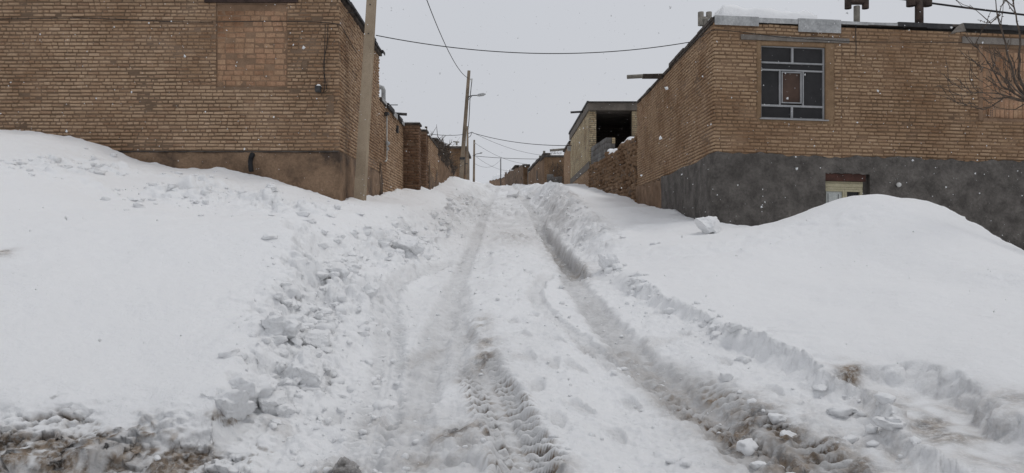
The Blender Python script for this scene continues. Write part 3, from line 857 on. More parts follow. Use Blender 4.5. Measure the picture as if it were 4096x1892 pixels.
def lay(wall, fr, u0, u1, z0, z1, mat, key, pitch=0.066, bh=0.042, Ls=(0.197, 0.095), pst=0.5, joint=0.0115, holes=(), proud=(0.008, 0.025), singles=0, score=None, seed=1, name='brick', vert=False, wave=0.004, skip=0.0, stagger=True, far=False):
    """lay bricks course by course on a wall: those that show largest as objects, the rest as one part of stuff"""
    rnd = random.Random(seed)
    items = []
    row = 0
    z = z0 + pitch / 2
    while z + bh / 2 <= z1 + 0.005:
        u = u0 + (rnd.uniform(-.09, 0) if stagger else 0)
        st_row = rnd.random() < .35
        bias = rnd.random()
        while u < u1 - 0.03:
            p = pst + (.35 if bias < .35 else (-.35 if bias > .7 else 0))
            L = Ls[0] if rnd.random() < p else Ls[-1]
            L0 = L
            L *= rnd.uniform(.95, 1.04)
            a, b = max(u, u0), min(u + L, u1)
            for h in holes:
                if h[2] - bh * .4 < z < h[3] + bh * .4 and b > h[0] and a < h[1]:
                    if a < h[0] and h[0] - a > .035:
                        b = h[0]
                    elif b > h[1] and b - h[1] > .035:
                        a = h[1]
                    else:
                        b = a
            if b - a > .03 and rnd.random() >= skip:
                items.append(((a + b) / 2, z + wave * math.sin(((a + b) / 2) * 1.7 + row * .9) + rnd.uniform(-.0035, .0035), b - a, bh * rnd.uniform(.88, 1.08), rnd.uniform(*proud), abs((b - a) - L) < 1e-6, L0))
            u += L + joint * rnd.uniform(.6, 1.6)
        z += pitch; row += 1
    if not far and wave > 0:
        nz_ = pn(np.array([it[0] * 1.4 + seed for it in items]), np.array([it[1] * 2.2 for it in items]), seed)
        items = [(a, b, c, e, (pr * .25 - .002 if k > .42 else pr), (f and k <= .42), g) for (a, b, c, e, pr, f, g), k in zip(items, nz_) if rnd.random() > .008]
    chosen = set()
    if singles:
        idx = [i for i, it in enumerate(items) if it[5]]
        if score:
            idx = [i for i in idx if score(items[i][0], items[i][1]) is not None]
            idx.sort(key=lambda i: score(items[i][0], items[i][1]))
        chosen = set(idx[:singles])
    u, n = fr.u, fr.n
    rot = Matrix((u, n, Vector((0, 0, 1)))).transposed().to_4x4()
    if fr.t:
        rot = rot @ Matrix.Rotation(-math.atan(fr.t), 4, 'Y')
    V = []; rn = []
    R3 = np.array(rot.to_3x3())
    for i, (uc, zc, L, h, pr, full, L0) in enumerate(items):
        pos = fr(uc, pr, zc)
        if i in chosen:
            me = rnd.choice(variants(key, L0, bh, mat))
            o = bpy.data.objects.new(name, me)
            COL.objects.link(o)
            o.parent = wall
            o.matrix_local = Matrix.Translation(pos) @ rot @ Matrix.Diagonal((L / L0, 1, h / bh, 1)) @ Matrix.Rotation(rnd.uniform(-.012, .012), 4, 'Y')
        else:
            s = np.array(brick_shape(L, h, rnd, .04))
            if far:
                s = s[:8]; s[4:, 1] = 0
            V.append(s @ R3.T + np.array(pos)); rn.append(rnd.random())
    if V:
        nb = len(V[0]); qq = BQ5 if far else BQ
        Vv = np.concatenate(V)
        Q = (np.arange(len(V))[:, None, None] * nb + qq[None]).reshape(-1, 4)
        me = npmesh('brick_courses', Vv, Q, mat)
        a = me.attributes.new('rnd', 'FLOAT', 'POINT')
        a.data.foreach_set('value', np.repeat(np.array(rn, dtype=np.float32), nb))
        part('brick_courses', me, wall, kind='stuff')
    return items


def snow_cap(name, x0, x1, y0, y1, zf, h, seed=1, step=.06, soft=.18):
    """rounded snow lying on a roof or wall; zf(x, y) the height below it"""
    nx, ny = max(4, int((x1 - x0) / step)), max(4, int((y1 - y0) / step))
    nx, ny = min(nx, 120), min(ny, 160)
    X, Y = np.meshgrid(np.linspace(x0, x1, nx + 1), np.linspace(y0, y1, ny + 1))
    e = np.minimum.reduce([X - x0, x1 - X, Y - y0, y1 - Y])
    e = e + .05 * pn(X * 3, Y * 3, seed) * (e > 0)
    s = np.sqrt(np.clip(1 - (1 - np.clip(e / soft, 0, 1)) ** 2, 0, 1))
    Z = np.vectorize(zf)(X, Y) - .01 + h * s * (1 + .35 * fbm(X * 1.2, Y * 1.2, seed, 3))
    P = np.stack([X, Y, Z], -1)
    R, C = X.shape
    i = np.arange(R * C).reshape(R, C)
    Q = np.stack([i[:-1, :-1].ravel(), i[:-1, 1:].ravel(), i[1:, 1:].ravel(), i[1:, :-1].ravel()], -1)
    return npmesh(name, P.reshape(-1, 3), Q, M['snow_clean'], True)


def boxmesh(name, a, b, mat, fr=None):
    return MB().box(a, b, fr).mesh(name, mat)


# ================================================================== the brick house on the left
Z3 = Vector((0, 0, 1))
XL = -3.06
H = thing('brick_house', (XL, 14, -.3), 'tan brick house on the left with a bricked-up window and mud plaster base', 'house')
fL = Frame((-14.0, 14.0, 0), (1, 0, 0), (0, -1, 0))          # u = X + 14
fLs = Frame((XL, 14.0, 0), (0, 1, 0), (1, 0, 0))              # u = Y - 14
W0, W1, WZ0, WZ1 = 14 - 5.30, 14 - 4.0, 2.79, 4.30            # the walled-up window
UW = 14 + XL
wl_front = part('wall', panel('wall', fL, 0, UW, -.8, 4.40, M['mortar_l'], holes=[(W0, W1, WZ0, WZ1)]), H)
wl_side = part('wall', panel('wall', fLs, 0.302, 4.35, -.8, 4.40, M['mortar_l'], d=-.001), H)
part('wall', panel('wall', Frame((-14, 18.3, 0), (1, 0, 0), (0, 1, 0)), 0, UW - .31, -.8, 4.40, M['mortar_l']), H)
lay(wl_front, fL, 3.0, UW, 1.63, 4.40, M['brick_l'], 'l', holes=[(W0, W1, WZ0, WZ1)], singles=230, seed=3,
    score=lambda u, z: (abs(u - UW + .9) + .25 * abs(z - 2.9)) if 1.7 < z < 4.2 else None)
lay(wl_side, fLs, 0.0, 4.35, 1.63, 4.40, M['brick_l'], 'l', singles=70, seed=4, score=lambda u, z: u + .25 * abs(z - 2.9) if z < 4.2 and u < 1.3 else None)
# walled-up window: larger flush bricks in reddish mud
inf = part('window_infill', panel('window_infill', fL, W0, W1, WZ0, WZ1, M['mortar_red'], thick=.2, d=-.018), H, 'reddish brick filling of the walled-up window')
lay(inf, Frame((-14, 14.018, 0), (1, 0, 0), (0, -1, 0)), W0 + .02, W1 - .02, WZ0 + .02, WZ1 - .09, M['brick_red'], 'inf', pitch=.0985, bh=.083, Ls=(.165, .165), joint=.014, proud=(.001, .010), singles=140, seed=6, wave=.006, skip=.06)
part('lintel', MB().box((14 - 5.5, -.1, 4.325), (14 - 3.80, .05, 4.398), fL).mesh('lintel', M['lintel_dark']), H, 'dark beam over the walled-up window')
# mud plaster base with a dark ledge
part('plinth', rough_panel('plinth', fL, 0, UW + .015, -.8, 1.60, M['plinth_l'], step=.05, amp=.014, d=.016, seed=2), H, 'brown mud plaster base with dark damp stains')
part('plinth', rough_panel('plinth', fLs, -.012, 4.36, -.8, 1.60, M['plinth_l'], step=.05, amp=.018, d=.014, seed=3), H)
led = MB()
for i in range(46):
    u = 3.0 + i * (UW - 3.0) / 46
    led.box((u, -.05, 1.598 + .004 * math.sin(i * 2.1)), (u + (UW - 3.0) / 46 * .985, .030 + .006 * math.sin(i * 3.3), 1.622 + .003 * math.sin(i * 1.3)), fL)
part('ledge', led.mesh('ledge', M['roof_edge']), H, kind='stuff')
# roof slab with a felt edge, snow on it
roof = part('roof', MB().box((-14.05, 13.93, 4.402), (XL + .07, 18.40, 4.47)).mesh('roof', M['roof_edge']), H)
r2 = random.Random(9)
y = 13.93
while y < 18.3:
    w = r2.uniform(.35, .8)
    y2 = min(y + w, 18.42)
    e = r2.uniform(.03, .085)
    part('felt_sheet', MB().box((XL - .3, y + .005, 4.474), (XL + .07 + e, y2, 4.487 + r2.uniform(0, .012))).box((XL + .07 + e - .012, y + .01, 4.474 - r2.uniform(.02, .06)), (XL + .07 + e, y2 - .01, 4.473)).mesh('felt_sheet', M['tar']), roof)
    y = y2
part('snow_cap', snow_cap('snow_cap', -14, XL + .03, 14.0, 18.35, lambda x, y: 4.49, .10, 3, .12), roof)
rod = MB().tube([(XL - .1, 14.55, 4.30), (XL + .22, 14.6, 4.33)], .008, 6)
part('bar_end', rod.mesh('bar_end', M['dark_metal']), H)
# patches of mud smeared over the corner bricks
for k, (u, z, a, b) in enumerate(((UW - .19, 2.95, .05, .13), (UW - .16, 2.45, .07, .19), (UW - .62, 3.18, .05, .09), (UW - 1.2, 1.9, .06, .05))):
    part('mud_patch', rough_panel('mud_patch', fL, u - a, u + a, z - b, z + b, M['mortar_l'], step=.02, amp=.006, d=.017, seed=40 + k, back=.01), wl_front)
# black corrugated hose coming out of the base
hs = MB()
pts, rr = [], []
for i in range(34):
    t = i / 33
    pts.append(Vector((-4.62 - .02 * math.sin(t * 3), 13.96 - .07 * math.sin(min(t * 2.2, 1) * 1.57), 1.57 - .33 * t)))
    rr.append(.048 if i % 2 else .038)
single('drain_hose', hs.tube(pts, rr, 12).mesh('drain_hose', M['cable'], True), 'black corrugated drain hose sticking out of the mud plaster base', 'hose')

# cable run along the left house, its drop and its box
pts = [Vector((-10.5 + i * .25, 13.965, 4.06 - (i * .25) * .0155 - .02 * math.sin(i * .42))) for i in range(30)] + [Vector((XL - .01, 13.955, 3.925)), Vector((XL + .04, 13.99, 3.91))] + [Vector((XL + .035, 14.0 + .3 * k, 3.91 - .028 * k)) for k in range(1, 6)]
single('wall_cable', MB().tube(pts, .0065, 6).mesh('wall_cable', M['cable']), 'thin black cable strung across the whole left brick facade', 'cable')
J = thing('meter_box', at(1275, 372, 13.9), 'small black junction box with hanging cables beside the walled-up window', 'junction box')
jx, jz = at(1275, 357, 13.94).x, at(1275, 357, 13.94).z
part('box', MB().box((jx - .05, 13.86, jz - .055), (jx + .04, 13.975, jz + .06)).mesh('box', M['dark_metal']), J)
part('snow_cap', snow_cap('snow_cap', jx - .02, jx + .06, 13.85, 13.95, lambda x, y: jz + .058, .035, 5, .01, .03), J)
for k, dx in enumerate((0, .05)):
    c = [Vector((jx + .115 + dx, 13.955, 3.93)), Vector((jx + .105 + dx, 13.96, 3.6)), Vector((jx + .10 - dx * .5, 13.955, 3.2)), Vector((jx + .095 + dx * .3, 13.95, 2.95)), Vector((jx + .10 + dx, 13.95, 2.72)), Vector((jx + .06, 13.93, 2.66)), Vector((jx + .02, 13.9, 2.70))]
    part('cable', MB().tube(c, .0058, 6).mesh('cable', M['cable'], True), J)

# ================================================================== concrete poles
def pole(name, base, top, w0, d0, w1, d1, mat, label, cat='utility pole', groove=True):
    T = thing(name, base, label, cat, None)
    b, t = Vector(base), Vector(top)
    mb = MB()
    n = 8
    for face in (0,):
        vs, fs = [], []
        for i in range(n + 1):
            f = i / n
            c = b.lerp(t, f); w = (w0 + (w1 - w0) * f) / 2; d = (d0 + (d1 - d0) * f) / 2
            g = min(w, d) * .30
            prof = [(-w, -d), (w, -d), (w, -d + g), (w - g * .7, -d + g * 1.7), (w - g * .7, d - g * 1.7), (w, d - g), (w, d), (-w, d), (-w, d - g), (-w + g * .7, d - g * 1.7), (-w + g * .7, -d + g * 1.7), (-w, -d + g)]
            vs += [c + Vector((x, y, 0)) for x, y in prof]
        m = 12
        for i in range(n):
            for k in range(m):
                k2 = (k + 1) % m
                fs.append((i * m + k, i * m + k2, (i + 1) * m + k2, (i + 1) * m + k))
        fs.append(tuple(range(n * m, n * m + m)))
        mb.add(vs, fs)
    part('shaft', mb.mesh('shaft', mat), T)
    return T


p1b, p1t = Vector((-2.83, 14.62, .2)), Vector((-2.83 + .0585 * 7.3, 14.62, 7.5))
P1 = pole('utility_pole', p1b, p1t, .20, .27, .125, .16, M['concrete'], 'leaning square concrete pole in front of the left house corner')
for k in range(4):
    z = 3.9 + .55 * k
    c = p1b.lerp(p1t, (z - p1b.z) / (p1t.z - p1b.z))
    part('bolt_hole_shade', MB().tube([c + Vector((-.0, -.135 + .008 * k, 0)), c + Vector((0, -.118 + .008 * k, 0))], .012, 8).mesh('bolt_hole_shade', M['dark_metal']), P1)  # dark discs at the pole front, painted shade in place of real holes
ins = MB().tube([p1b.lerp(p1t, .91) + Vector((.05, -.05, 0)), p1b.lerp(p1t, .91) + Vector((.16, -.06, 0))], [.03, .04], 10)
part('insulator', ins.mesh('insulator', M['white_paint']), P1)

p2b, p2t = at(1838, 800, 40), at(1876, 283, 40)
P2 = pole('utility_pole', p2b, p2t, .24, .26, .15, .16, M['concrete_dark'], 'leaning concrete pole with a street lamp beside the far left mud wall')
lc = p2b.lerp(p2t, .80)
arm = [lc + Vector((.05, -.08, -.12)), lc + Vector((.12, -.1, 0)), lc + Vector((.3, -.1, .04)), at(1912, 381, 39.9)]
part('lamp_arm', MB().tube(arm, .025, 8).mesh('lamp_arm', M['dark_metal']), P2)
part('lamp_arm', MB().tube([lc + Vector((.05, -.08, -.2)), lc + Vector((.28, -.1, .03))], .014, 6).mesh('lamp_arm', M['dark_metal']), P2)
la, lb = at(1908, 382, 39.9), at(1943, 376, 39.9)
part('lamp_head', MB().tube([la, la.lerp(lb, .2), la.lerp(lb, .7), lb], [.035, .075, .085, .02], 10).mesh('lamp_head', M['galv'], True), P2)
ic = p2b.lerp(p2t, .925)
part('insulator', MB().tube([ic + Vector((.1, -.08, .05)), ic + Vector((.18, -.1, .05)), ic + Vector((.18, -.1, -.12))], [.03, .06, .04], 8).mesh('insulator', M['white_paint']), P2)
part('cable', MB().tube([ic + Vector((.18, -.1, -.1)), at(1880, 395, 40), at(1876, 480, 40.5), at(1872, 520, 41)], .02, 6).mesh('cable', M['cable']), P2)
part('clamp', MB().box((-.14, -.15, -.06), (.14, .15, .06), lambda x, y, z: p2b.lerp(p2t, .32) + Vector((x, y, z))).mesh('clamp', M['dark_metal']), P2)

P3 = thing('lamp_post', at(1872, 760, 46), 'thin dark steel post just right of the leaning far pole', 'post')
part('shaft', MB().tube([at(1872, 760, 46), at(1870, 630, 46), at(1870, 505, 46)], [.085, .07, .055], 10).mesh('shaft', M['concrete_dark'], True), P3)
part('bracket', MB().tube([at(1866, 536, 46), at(1886, 530, 46)], .02, 6).mesh('bracket', M['dark_metal']), P3)
part('cable', MB().tube([at(1886, 530, 46), at(1884, 540, 46), at(1880, 546, 46), at(1873, 550, 46)], .018, 6).mesh('cable', M['cable']), P3)
P4 = pole('lamp_post', at(1895, 770, 58), at(1897, 560, 58), .18, .18, .13, .13, M['concrete_dark'], 'farthest dark pole on the left carrying a small street lamp', 'post')
part('lamp_arm', MB().tube([at(1897, 622, 57.9), at(1905, 616, 57.9), at(1922, 613, 57.9)], .022, 6).mesh('lamp_arm', M['dark_metal']), P4)
part('lamp_head', MB().tube([at(1918, 614, 57.9), at(1924, 612, 57.9), at(1930, 610, 57.9)], [.03, .07, .02], 8).mesh('lamp_head', M['galv'], True), P4)
part('insulator', MB().tube([at(1898, 572, 57.9), at(1903, 574, 57.9)], .05, 6).mesh('insulator', M['white_paint']), P4)
single('street_post', MB().tube([at(2003, 760, 80), at(2003, 634, 80)], [.06, .05], 8).mesh('street_post', M['dark_metal']), 'slim dark post standing before the far low wall', 'post')

# ================================================================== overhead wires
def wire(a, b, sag, r, label, n=20, m='cable'):
    a, b = Vector(a), Vector(b)
    pts = []
    for i in range(n + 1):
        t = i / n
        p = a.lerp(b, t); p.z -= sag * 4 * t * (1 - t)
        pts.append(p)
    single('overhead_cable', MB().tube(pts, r, 6).mesh('overhead_cable', M[m]), label, 'cable')


wire(p1b.lerp(p1t, .91) + Vector((.14, -.06, 0)), at(1872, 312, 40), .75, .014, 'thick cable sagging steeply from the sky down to the leaning far pole')
wire(at(1503, 141, 14.58), at(2762, 168, 15.8), .29, .0085, 'single cable spanning the street from the near pole to the right house', 30)
wire(at(1886, 530, 46), at(2290, 582, 38), .22, .016, 'thicker cable from the thin post across to the yellow brick house')
wire(at(1886, 527, 46), at(2180, 622, 50), .25, .009, 'thin wire from the thin post to the far brown house corner', m='wire')
wire(at(1903, 574, 57.9), at(2108, 656, 64), .3, .010, 'thin wire sagging from the farthest lamp pole to the chimney stub', m='wire')
wire(at(1890, 623, 57), at(2152, 636, 55), .06, .016, 'nearly level cable low above the far end of the street')
wire(at(1906, 628, 57.9), at(2048, 681, 84), .35, .011, 'faint wire running from the farthest lamp pole toward the low far wall', m='wire')
wire(at(1720, 536, 30), at(1852, 538, 39.9), .05, .013, 'short level cable between the brushwood post and the leaning far pole')
wire(at(1900, 655, 57), at(2003, 638, 80), .5, .011, 'faint wire dipping up to the slim far post', m='wire')
wire(at(3330, -45, 17.5), at(4520, 104, 16.5), .05, .022, 'thick black cable crossing above the right house roof')

# ================================================================== courtyard wall beyond the left house
CW = thing('courtyard_wall', (XL, 20.5, .6), 'brick courtyard wall beyond the left house, with a white gas pipe', 'wall')
fC = Frame((XL, 18.36, 0), (0, 1, 0), (1, 0, 0))
cw = part('wall', panel('wall', fC, 0, 4.20, -.5, 3.36, M['mortar_l'], d=-.004), CW)
lay(cw, fC, .02, 4.20, .55, 3.36, M['brick_l'], 'l', pitch=.074, bh=.054, Ls=(.20, .095), singles=160, seed=12, score=lambda u, z: abs(u - 2) + abs(z - 2.2) if z > 1.5 else None)
part('wall', panel('wall', Frame((XL, 22.57, 0), (0, 1, 0), (1, 0, 0)), 0, 1.7, -.5, 3.1, M['mud'], d=.02), CW)
part('mud_patch', rough_panel('mud_patch', fC, 0.01, .33, .2, 1.85, M['mud_dark'], step=.04, amp=.03, d=.04, seed=8), CW)
ce = part('coping', MB().box((XL - .28, 18.42, 3.362), (XL + .05, 22.55, 3.42)).mesh('coping', M['roof_edge']), CW)
for k, (ya, yb) in enumerate(((18.45, 19.2), (19.25, 20.3), (20.34, 21.1), (21.15, 21.9), (21.95, 22.5))):
    part('felt_sheet', MB().box((XL - .25, ya, 3.424), (XL + .07 + .03 * (k % 2), yb, 3.44)).box((XL + .06 + .03 * (k % 2), ya + .02, 3.36 - .03 * (k % 3)), (XL + .07 + .03 * (k % 2), yb - .02, 3.423)).mesh('felt_sheet', M['tar'] if k % 2 else M['galv']), ce)
part('snow_cap', snow_cap('snow_cap', XL - .3, XL + .04, 18.5, 22.5, lambda x, y: 3.435, .09, 6, .05, .1), ce)
gx = XL + .06
gp = MB().tube([(gx, 19.2, 3.16), (gx, 19.2, 2.2), (gx, 19.2, 2.02), (gx, 19.12, 1.97), (gx, 18.95, 1.95)], .017, 8)
gpo = part('gas_pipe', gp.mesh('gas_pipe', M['white_paint'], True), CW, 'thin white gas pipe')
part('regulator', MB().tube([(gx, 19.16, 2.45), (gx + .02, 19.22, 2.42), (gx, 19.28, 2.38)], [.03, .06, .03], 10).tube([(gx + .02, 19.2, 2.30), (gx + .02, 19.26, 2.27)], .035, 8).mesh('regulator', M['galv'], True), gpo)
part('pipe_bracket', MB().box((gx - .05, 19.1, 3.13), (gx + .05, 19.3, 3.19)).box((gx - .03, 19.05, 3.08), (gx + .03, 19.12, 3.18)).mesh('pipe_bracket', M['dark_metal']), gpo)
vb = Vector((XL - .08, 19.55, 3.4))
part('vent_pipe', MB().tube([vb, vb + Vector((0, 0, .42)), vb + Vector((-.02, -.02, .47)), vb + Vector((-.07, -.04, .49)), vb + Vector((-.14, -.06, .45)), vb + Vector((-.15, -.06, .42))], [.055, .055, .056, .056, .058, .06], 12).mesh('vent_pipe', M['galv'], True), CW, 'galvanised vent pipe with a bent top')
part('rain_spout', MB().tube([(XL - .2, 21.2, 3.50), (XL + .30, 21.2, 3.47)], .04, 10).mesh('rain_spout', M['dark_metal'], True), CW)
part('bar_end', MB().tube([(XL - .1, 20.0, 3.52), (XL + .22, 20.0, 3.52)], .011, 6).mesh('bar_end', M['dark_metal']), CW)
part('bar_end', MB().box((XL, 21.1, 2.95), (XL + .07, 21.25, 3.15)).mesh('bar_end', M['dark_metal']), CW)

for k, (x0, x1, ya, yb, zt, lab) in enumerate(((-3.10, -2.585, 22.60, 23.1, 3.40, 'dark brick gate pillar at the end of the courtyard wall'), (-3.05, -2.55, 24.3, 24.85, 3.44, 'farther, narrower looking dark brick gate pillar with snow on top'))):
    G = thing('gate_pillar', ((x0 + x1) / 2, ya, .8), lab, 'pillar', 'brick gate pillars on the left')
    core = part('core', MB().box((x0 + .012, ya + .012, -.4), (x1 - .012, yb, zt)).mesh('core', M['mortar_l']), G)
    lay(core, Frame((x0, ya + .012, 0), (1, 0, 0), (0, -1, 0)), .0, x1 - x0, .9, zt - .05, M['brick_dark'], 'dk', pitch=.082, bh=.062, Ls=(.205, .098), singles=110, seed=20 + k)
    lay(core, Frame((x1 - .012, ya, 0), (0, 1, 0), (1, 0, 0)), .0, yb - ya, .9, zt - .05, M['brick_dark'], 'dk', pitch=.082, bh=.062, Ls=(.205, .098), seed=24 + k)
    part('cap', MB().box((x0 - .03, ya - .03, zt + .002), (x1 + .03, yb + .03, zt + .06)).mesh('cap', M['roof_edge']), G)
    part('snow_cap', snow_cap('snow_cap', x0 - .04, x1 + .02, ya - .02, yb + .05, lambda x, y: zt + .058, .07, 9 + k, .04, .1), G)

# ================================================================== garden wall, brick then mud, with brushwood on top
GW = thing('garden_wall', (-2.55, 31, 1.4), 'long garden wall on the left, brick near the gate and crumbling mud beyond', 'wall')
fG = Frame((-2.55, 24.86, 0), (0, 1, 0), (1, 0, 0))
gw = part('wall', panel('wall', fG, 0, 3.5, 0, 3.36, M['mortar_l']), GW)
lay(gw, fG, 0, 3.5, 1.2, 3.36, M['brick_l'], 'l', pitch=.08, bh=.058, Ls=(.2, .1), singles=90, seed=31, far=True, score=lambda u, z: u + abs(z - 2.8) if z > 2.3 else None)
part('plaster', rough_panel('plaster', fG, .0, 3.5, .5, 2.5, M['mud_dark'], step=.08, amp=.03, d=.03, seed=14, ztop=lambda u: 2.25 + .22 * math.sin(u * 2.2 + 1) + .1 * math.sin(u * 5)), GW)
part('coping', MB().box((-2.8, 24.9, 3.362), (-2.50, 28.3, 3.40)).mesh('coping', M['roof_edge']), GW)
part('snow_cap', snow_cap('snow_cap', -2.8, -2.50, 24.9, 28.2, lambda x, y: 3.40, .07, 15, .06, .1), GW)
fG2 = Frame((-2.55, 28.37, 0), (0, 1, 0), (1, 0, 0))
part('mud_wall', rough_panel('mud_wall', fG2, 0, 10.0, .6, 3.5, M['mud'], step=.1, amp=.05, d=.0, seed=16, ztop=lambda u: 3.36 + .12 * math.sin(u * 1.3) + .05 * math.sin(u * 4.1) + .02 * u, back=.4), GW)
br = random.Random(77)


def twigs(mb, n, gen, r=(.004, .010), seg=3):
    for _ in range(n):
        a, d, L = gen()
        pts = [a]
        for s in range(seg):
            d = (d + Vector((br.uniform(-.35, .35), br.uniform(-.35, .35), br.uniform(-.35, .35)))).normalized()
            pts.append(pts[-1] + d * L / seg)
        r0 = br.uniform(*r)
        mb.tube(pts, [r0 * (1 - .25 * i) for i in range(seg + 1)], 4, False)


bp = MB()


def g1():
    y = br.uniform(27.8, 37.2)
    h = .50 * math.exp(-((y - 31) / 3.3) ** 2) + .16
    return Vector((-2.75 + br.uniform(-.25, .32), y, 3.3 + br.uniform(0, 1) ** 1.3 * h)), Vector((br.uniform(-.35, .35), br.uniform(-1, 1), br.uniform(-.25, .2))), br.uniform(.3, .8)


twigs(bp, 520, g1, (.010, .026))
B = thing('brushwood_pile', (-2.7, 31, 3.3), 'dark heap of brushwood piled along the top of the left mud wall', 'brushwood')
part('twigs', bp.mesh('twigs', M['bark']), B, kind='stuff')
core = MB()
part('stack', rough_panel('stack', Frame((-2.62, 28.2, 0), (0, 1, 0), (1, 0, 0)), 0, 8.6, 3.1, 4.0, M['bark'], step=.1, amp=.10, d=0, seed=66, ztop=lambda u: 3.42 + .46 * math.exp(-((u - 2.9) / 2.6) ** 2) + .05 * math.sin(u * 7), back=.4, lump=.15), B)
for k, (ya, yb, zz) in enumerate(((29.0, 30.6, 3.88), (31.0, 32.0, 3.90), (34.6, 35.3, 3.62))):
    part('snow_cap', snow_cap('snow_cap', -2.98, -2.62, ya, yb, lambda x, y: zz, .10, 50 + k, .06, .15), B)
single('wooden_post', MB().tube([(-2.72, 25.9, 3.35), (-2.74, 25.9, 3.6), (-2.72, 25.9, 3.83)], [.045, .05, .045], 8).tube([(-2.66, 25.95, 3.35), (-2.71, 25.93, 3.68)], .03, 6).mesh('wooden_post', M['wood']), 'short dark wooden post standing up beside the brushwood heap', 'post')

LH = thing('far_house', (-3.2, 48, 3), 'small far brick house behind the leaning far pole', 'house')
part('wall', MB().box((-7.5, 48, 2), (-2.62, 54, 5.72)).mesh('wall', M['far_brick']), LH)
part('roof', MB().box((-7.6, 47.9, 5.722), (-2.5, 54.1, 5.86)).mesh('roof', M['roof_edge']), LH)
part('snow_cap', snow_cap('snow_cap', -7.5, -2.55, 48, 54, lambda x, y: 5.86, .12, 7, .3, .3), LH)
cb = Vector((-3.15, 48.3, 5.86))
part('chimney', MB().tube([cb, cb + Vector((0, 0, .3))], .06, 8).tube([cb + Vector((-.22, 0, .33)), cb + Vector((.16, 0, .30))], .04, 8).mesh('chimney', M['cement_pipe']), LH)
part('pipe_frame', MB().tube([at(1853, 710, 45), at(1853, 628, 45), at(1860, 628, 45), at(1860, 700, 45)], .03, 6).tube([at(1853, 655, 45), at(1872, 655, 45)], .025, 6).mesh('pipe_frame', M['dark_metal']), LH)

# ================================================================== the brick house on the right
XR = 3.776
RH = thing('brick_house', (XR, 14, -.5), 'ochre brick house on the right with an aluminium window and grey cement base', 'house')
ca = math.radians(4.0)
TILT = -.019
fR = Frame((XR, 14.0, 0), (math.cos(ca), math.sin(ca), 0), (math.sin(ca), -math.cos(ca), 0), TILT)
fRs = Frame((XR, 22.2, 0), (0, -1, 0), (-1, 0, 0))            # u = 22.2 - Y
WIN = (.885, 2.10, 2.25, 3.585)
INF = (5.12, 6.75, 2.36, 3.70)
CEL = (2.075, 2.935, .20, 1.275)
wr = part('wall', panel('wall', fR, 0.024, 8.6, 1.55, 3.97, M['mortar_r'], holes=[WIN, INF]), RH)
wrs = part('wall', panel('wall', fRs, 0, 7.88, 1.50, 3.96, M['mortar_r'], d=-.001), RH)
part('wall', MB().box((XR + .33, 21.8, 0), (12, 22.15, 3.9)).mesh('wall', M['mortar_r']), RH)
h2 = [(.80, 2.27, 2.20, 3.79)]
lay(wr, fR, 0, 2.40, 1.535, 3.97, M['brick_r'], 'r', holes=h2 + [(.47, 2.40, 3.66, 3.775)], singles=120, seed=51, score=lambda u, z: abs(u - .4) + .2 * abs(z - 2.8))
lay(wr, fR, 2.415, 8.6, 1.535, 3.97, M['brick_r'], 'r', holes=[(INF[0] - .07, INF[1] + .05, INF[2] - .02, INF[3] + .22), (4.70, 8.6, 3.75, 3.90)], singles=120, seed=52, score=lambda u, z: abs(u - 3.4) + .3 * abs(z - 2.8))
lay(wrs, fRs, 0, 8.2, 1.53, 3.95, M['brick_r'], 'r', singles=60, seed=53, score=lambda u, z: (8.2 - u) + .2 * abs(z - 2.8) if u < 8.1 else None)
# plaster round the window
for k, (a, b, c, e) in enumerate(((.80, .885, 2.2, 3.67), (2.10, 2.27, 2.2, 3.67), (.885, 2.10, 3.585, 3.67), (.80, 2.27, 2.15, 2.25))):
    part('window_plaster', rough_panel('window_plaster', fR, a, b, c, e, M['plaster_r'], step=.03, amp=.008, d=.010 + .002 * (k % 2), seed=60 + k, back=.1), RH)
# aluminium window
WD = part('window', MB().box((WIN[0], -.13, WIN[2]), (WIN[1], -.12, WIN[3]), fR).mesh('window', M['dark_room']), RH, 'large aluminium window with dark panes')
u0, u1, z0, z1 = WIN
zr = [z0, z0 + .245, z1 - .435, z1 - .30, z1]       # rails


def bar(a, b, c, e, d0=-.085, d1=-.035, nm='frame', m='alu'):
    part(nm, MB().box((a, d0, c), (b, d1, e), fR).mesh(nm, M[m]), WD)


bar(u0, u0 + .022, z0, z1); bar(u1 - .028, u1, z0, z1)
bar(u0 + .022, u1 - .028, z0, z0 + .026); bar(u0 + .022, u1 - .028, z1 - .016, z1)
bar(u0 + .022, u1 - .028, zr[1] - .018, zr[1] + .018)
bar(u0 + .022, u1 - .028, zr[2] - .014, zr[2] + .014)
bar(u0 + .022, u1 - .028, zr[3] - .014, zr[3] + .014)
um = (u0 + u1) / 2
bar(um - .025, um + .012, z0 + .026, zr[1] - .018)
bar(um - .018, um + .020, zr[3] + .014, z1 - .016)
c0, c1 = u0 + .375, u1 - .405
bar(c0 - .014, c0 + .010, zr[1] + .018, zr[2] - .014); bar(c1 - .010, c1 + .014, zr[1] + .018, zr[2] - .014)
# the sash in the middle, standing a little proud
sa, sb, sc_, sd_ = c0 + .026, c1 - .032, zr[1] + .05, zr[2] - .028
for (a, b, c, e) in ((sa, sa + .016, sc_, sd_), (sb - .022, sb, sc_, sd_), (sa + .016, sb - .022, sc_, sc_ + .018), (sa + .016, sb - .022, sd_ - .018, sd_)):
    bar(a, b, c, e, -.075, -.022, 'sash', 'alu')
part('sash_glass', MB().box((sa + .016, -.06, sc_ + .018), (sb - .022, -.052, sd_ - .018), fR).mesh('sash_glass', M['glass_brown']), WD, 'brown pane of the small sash')


def pane(a, b, c, e):
    part('pane', MB().box((a, -.078, c), (b, -.072, e), fR).mesh('pane', M['glass']), WD)


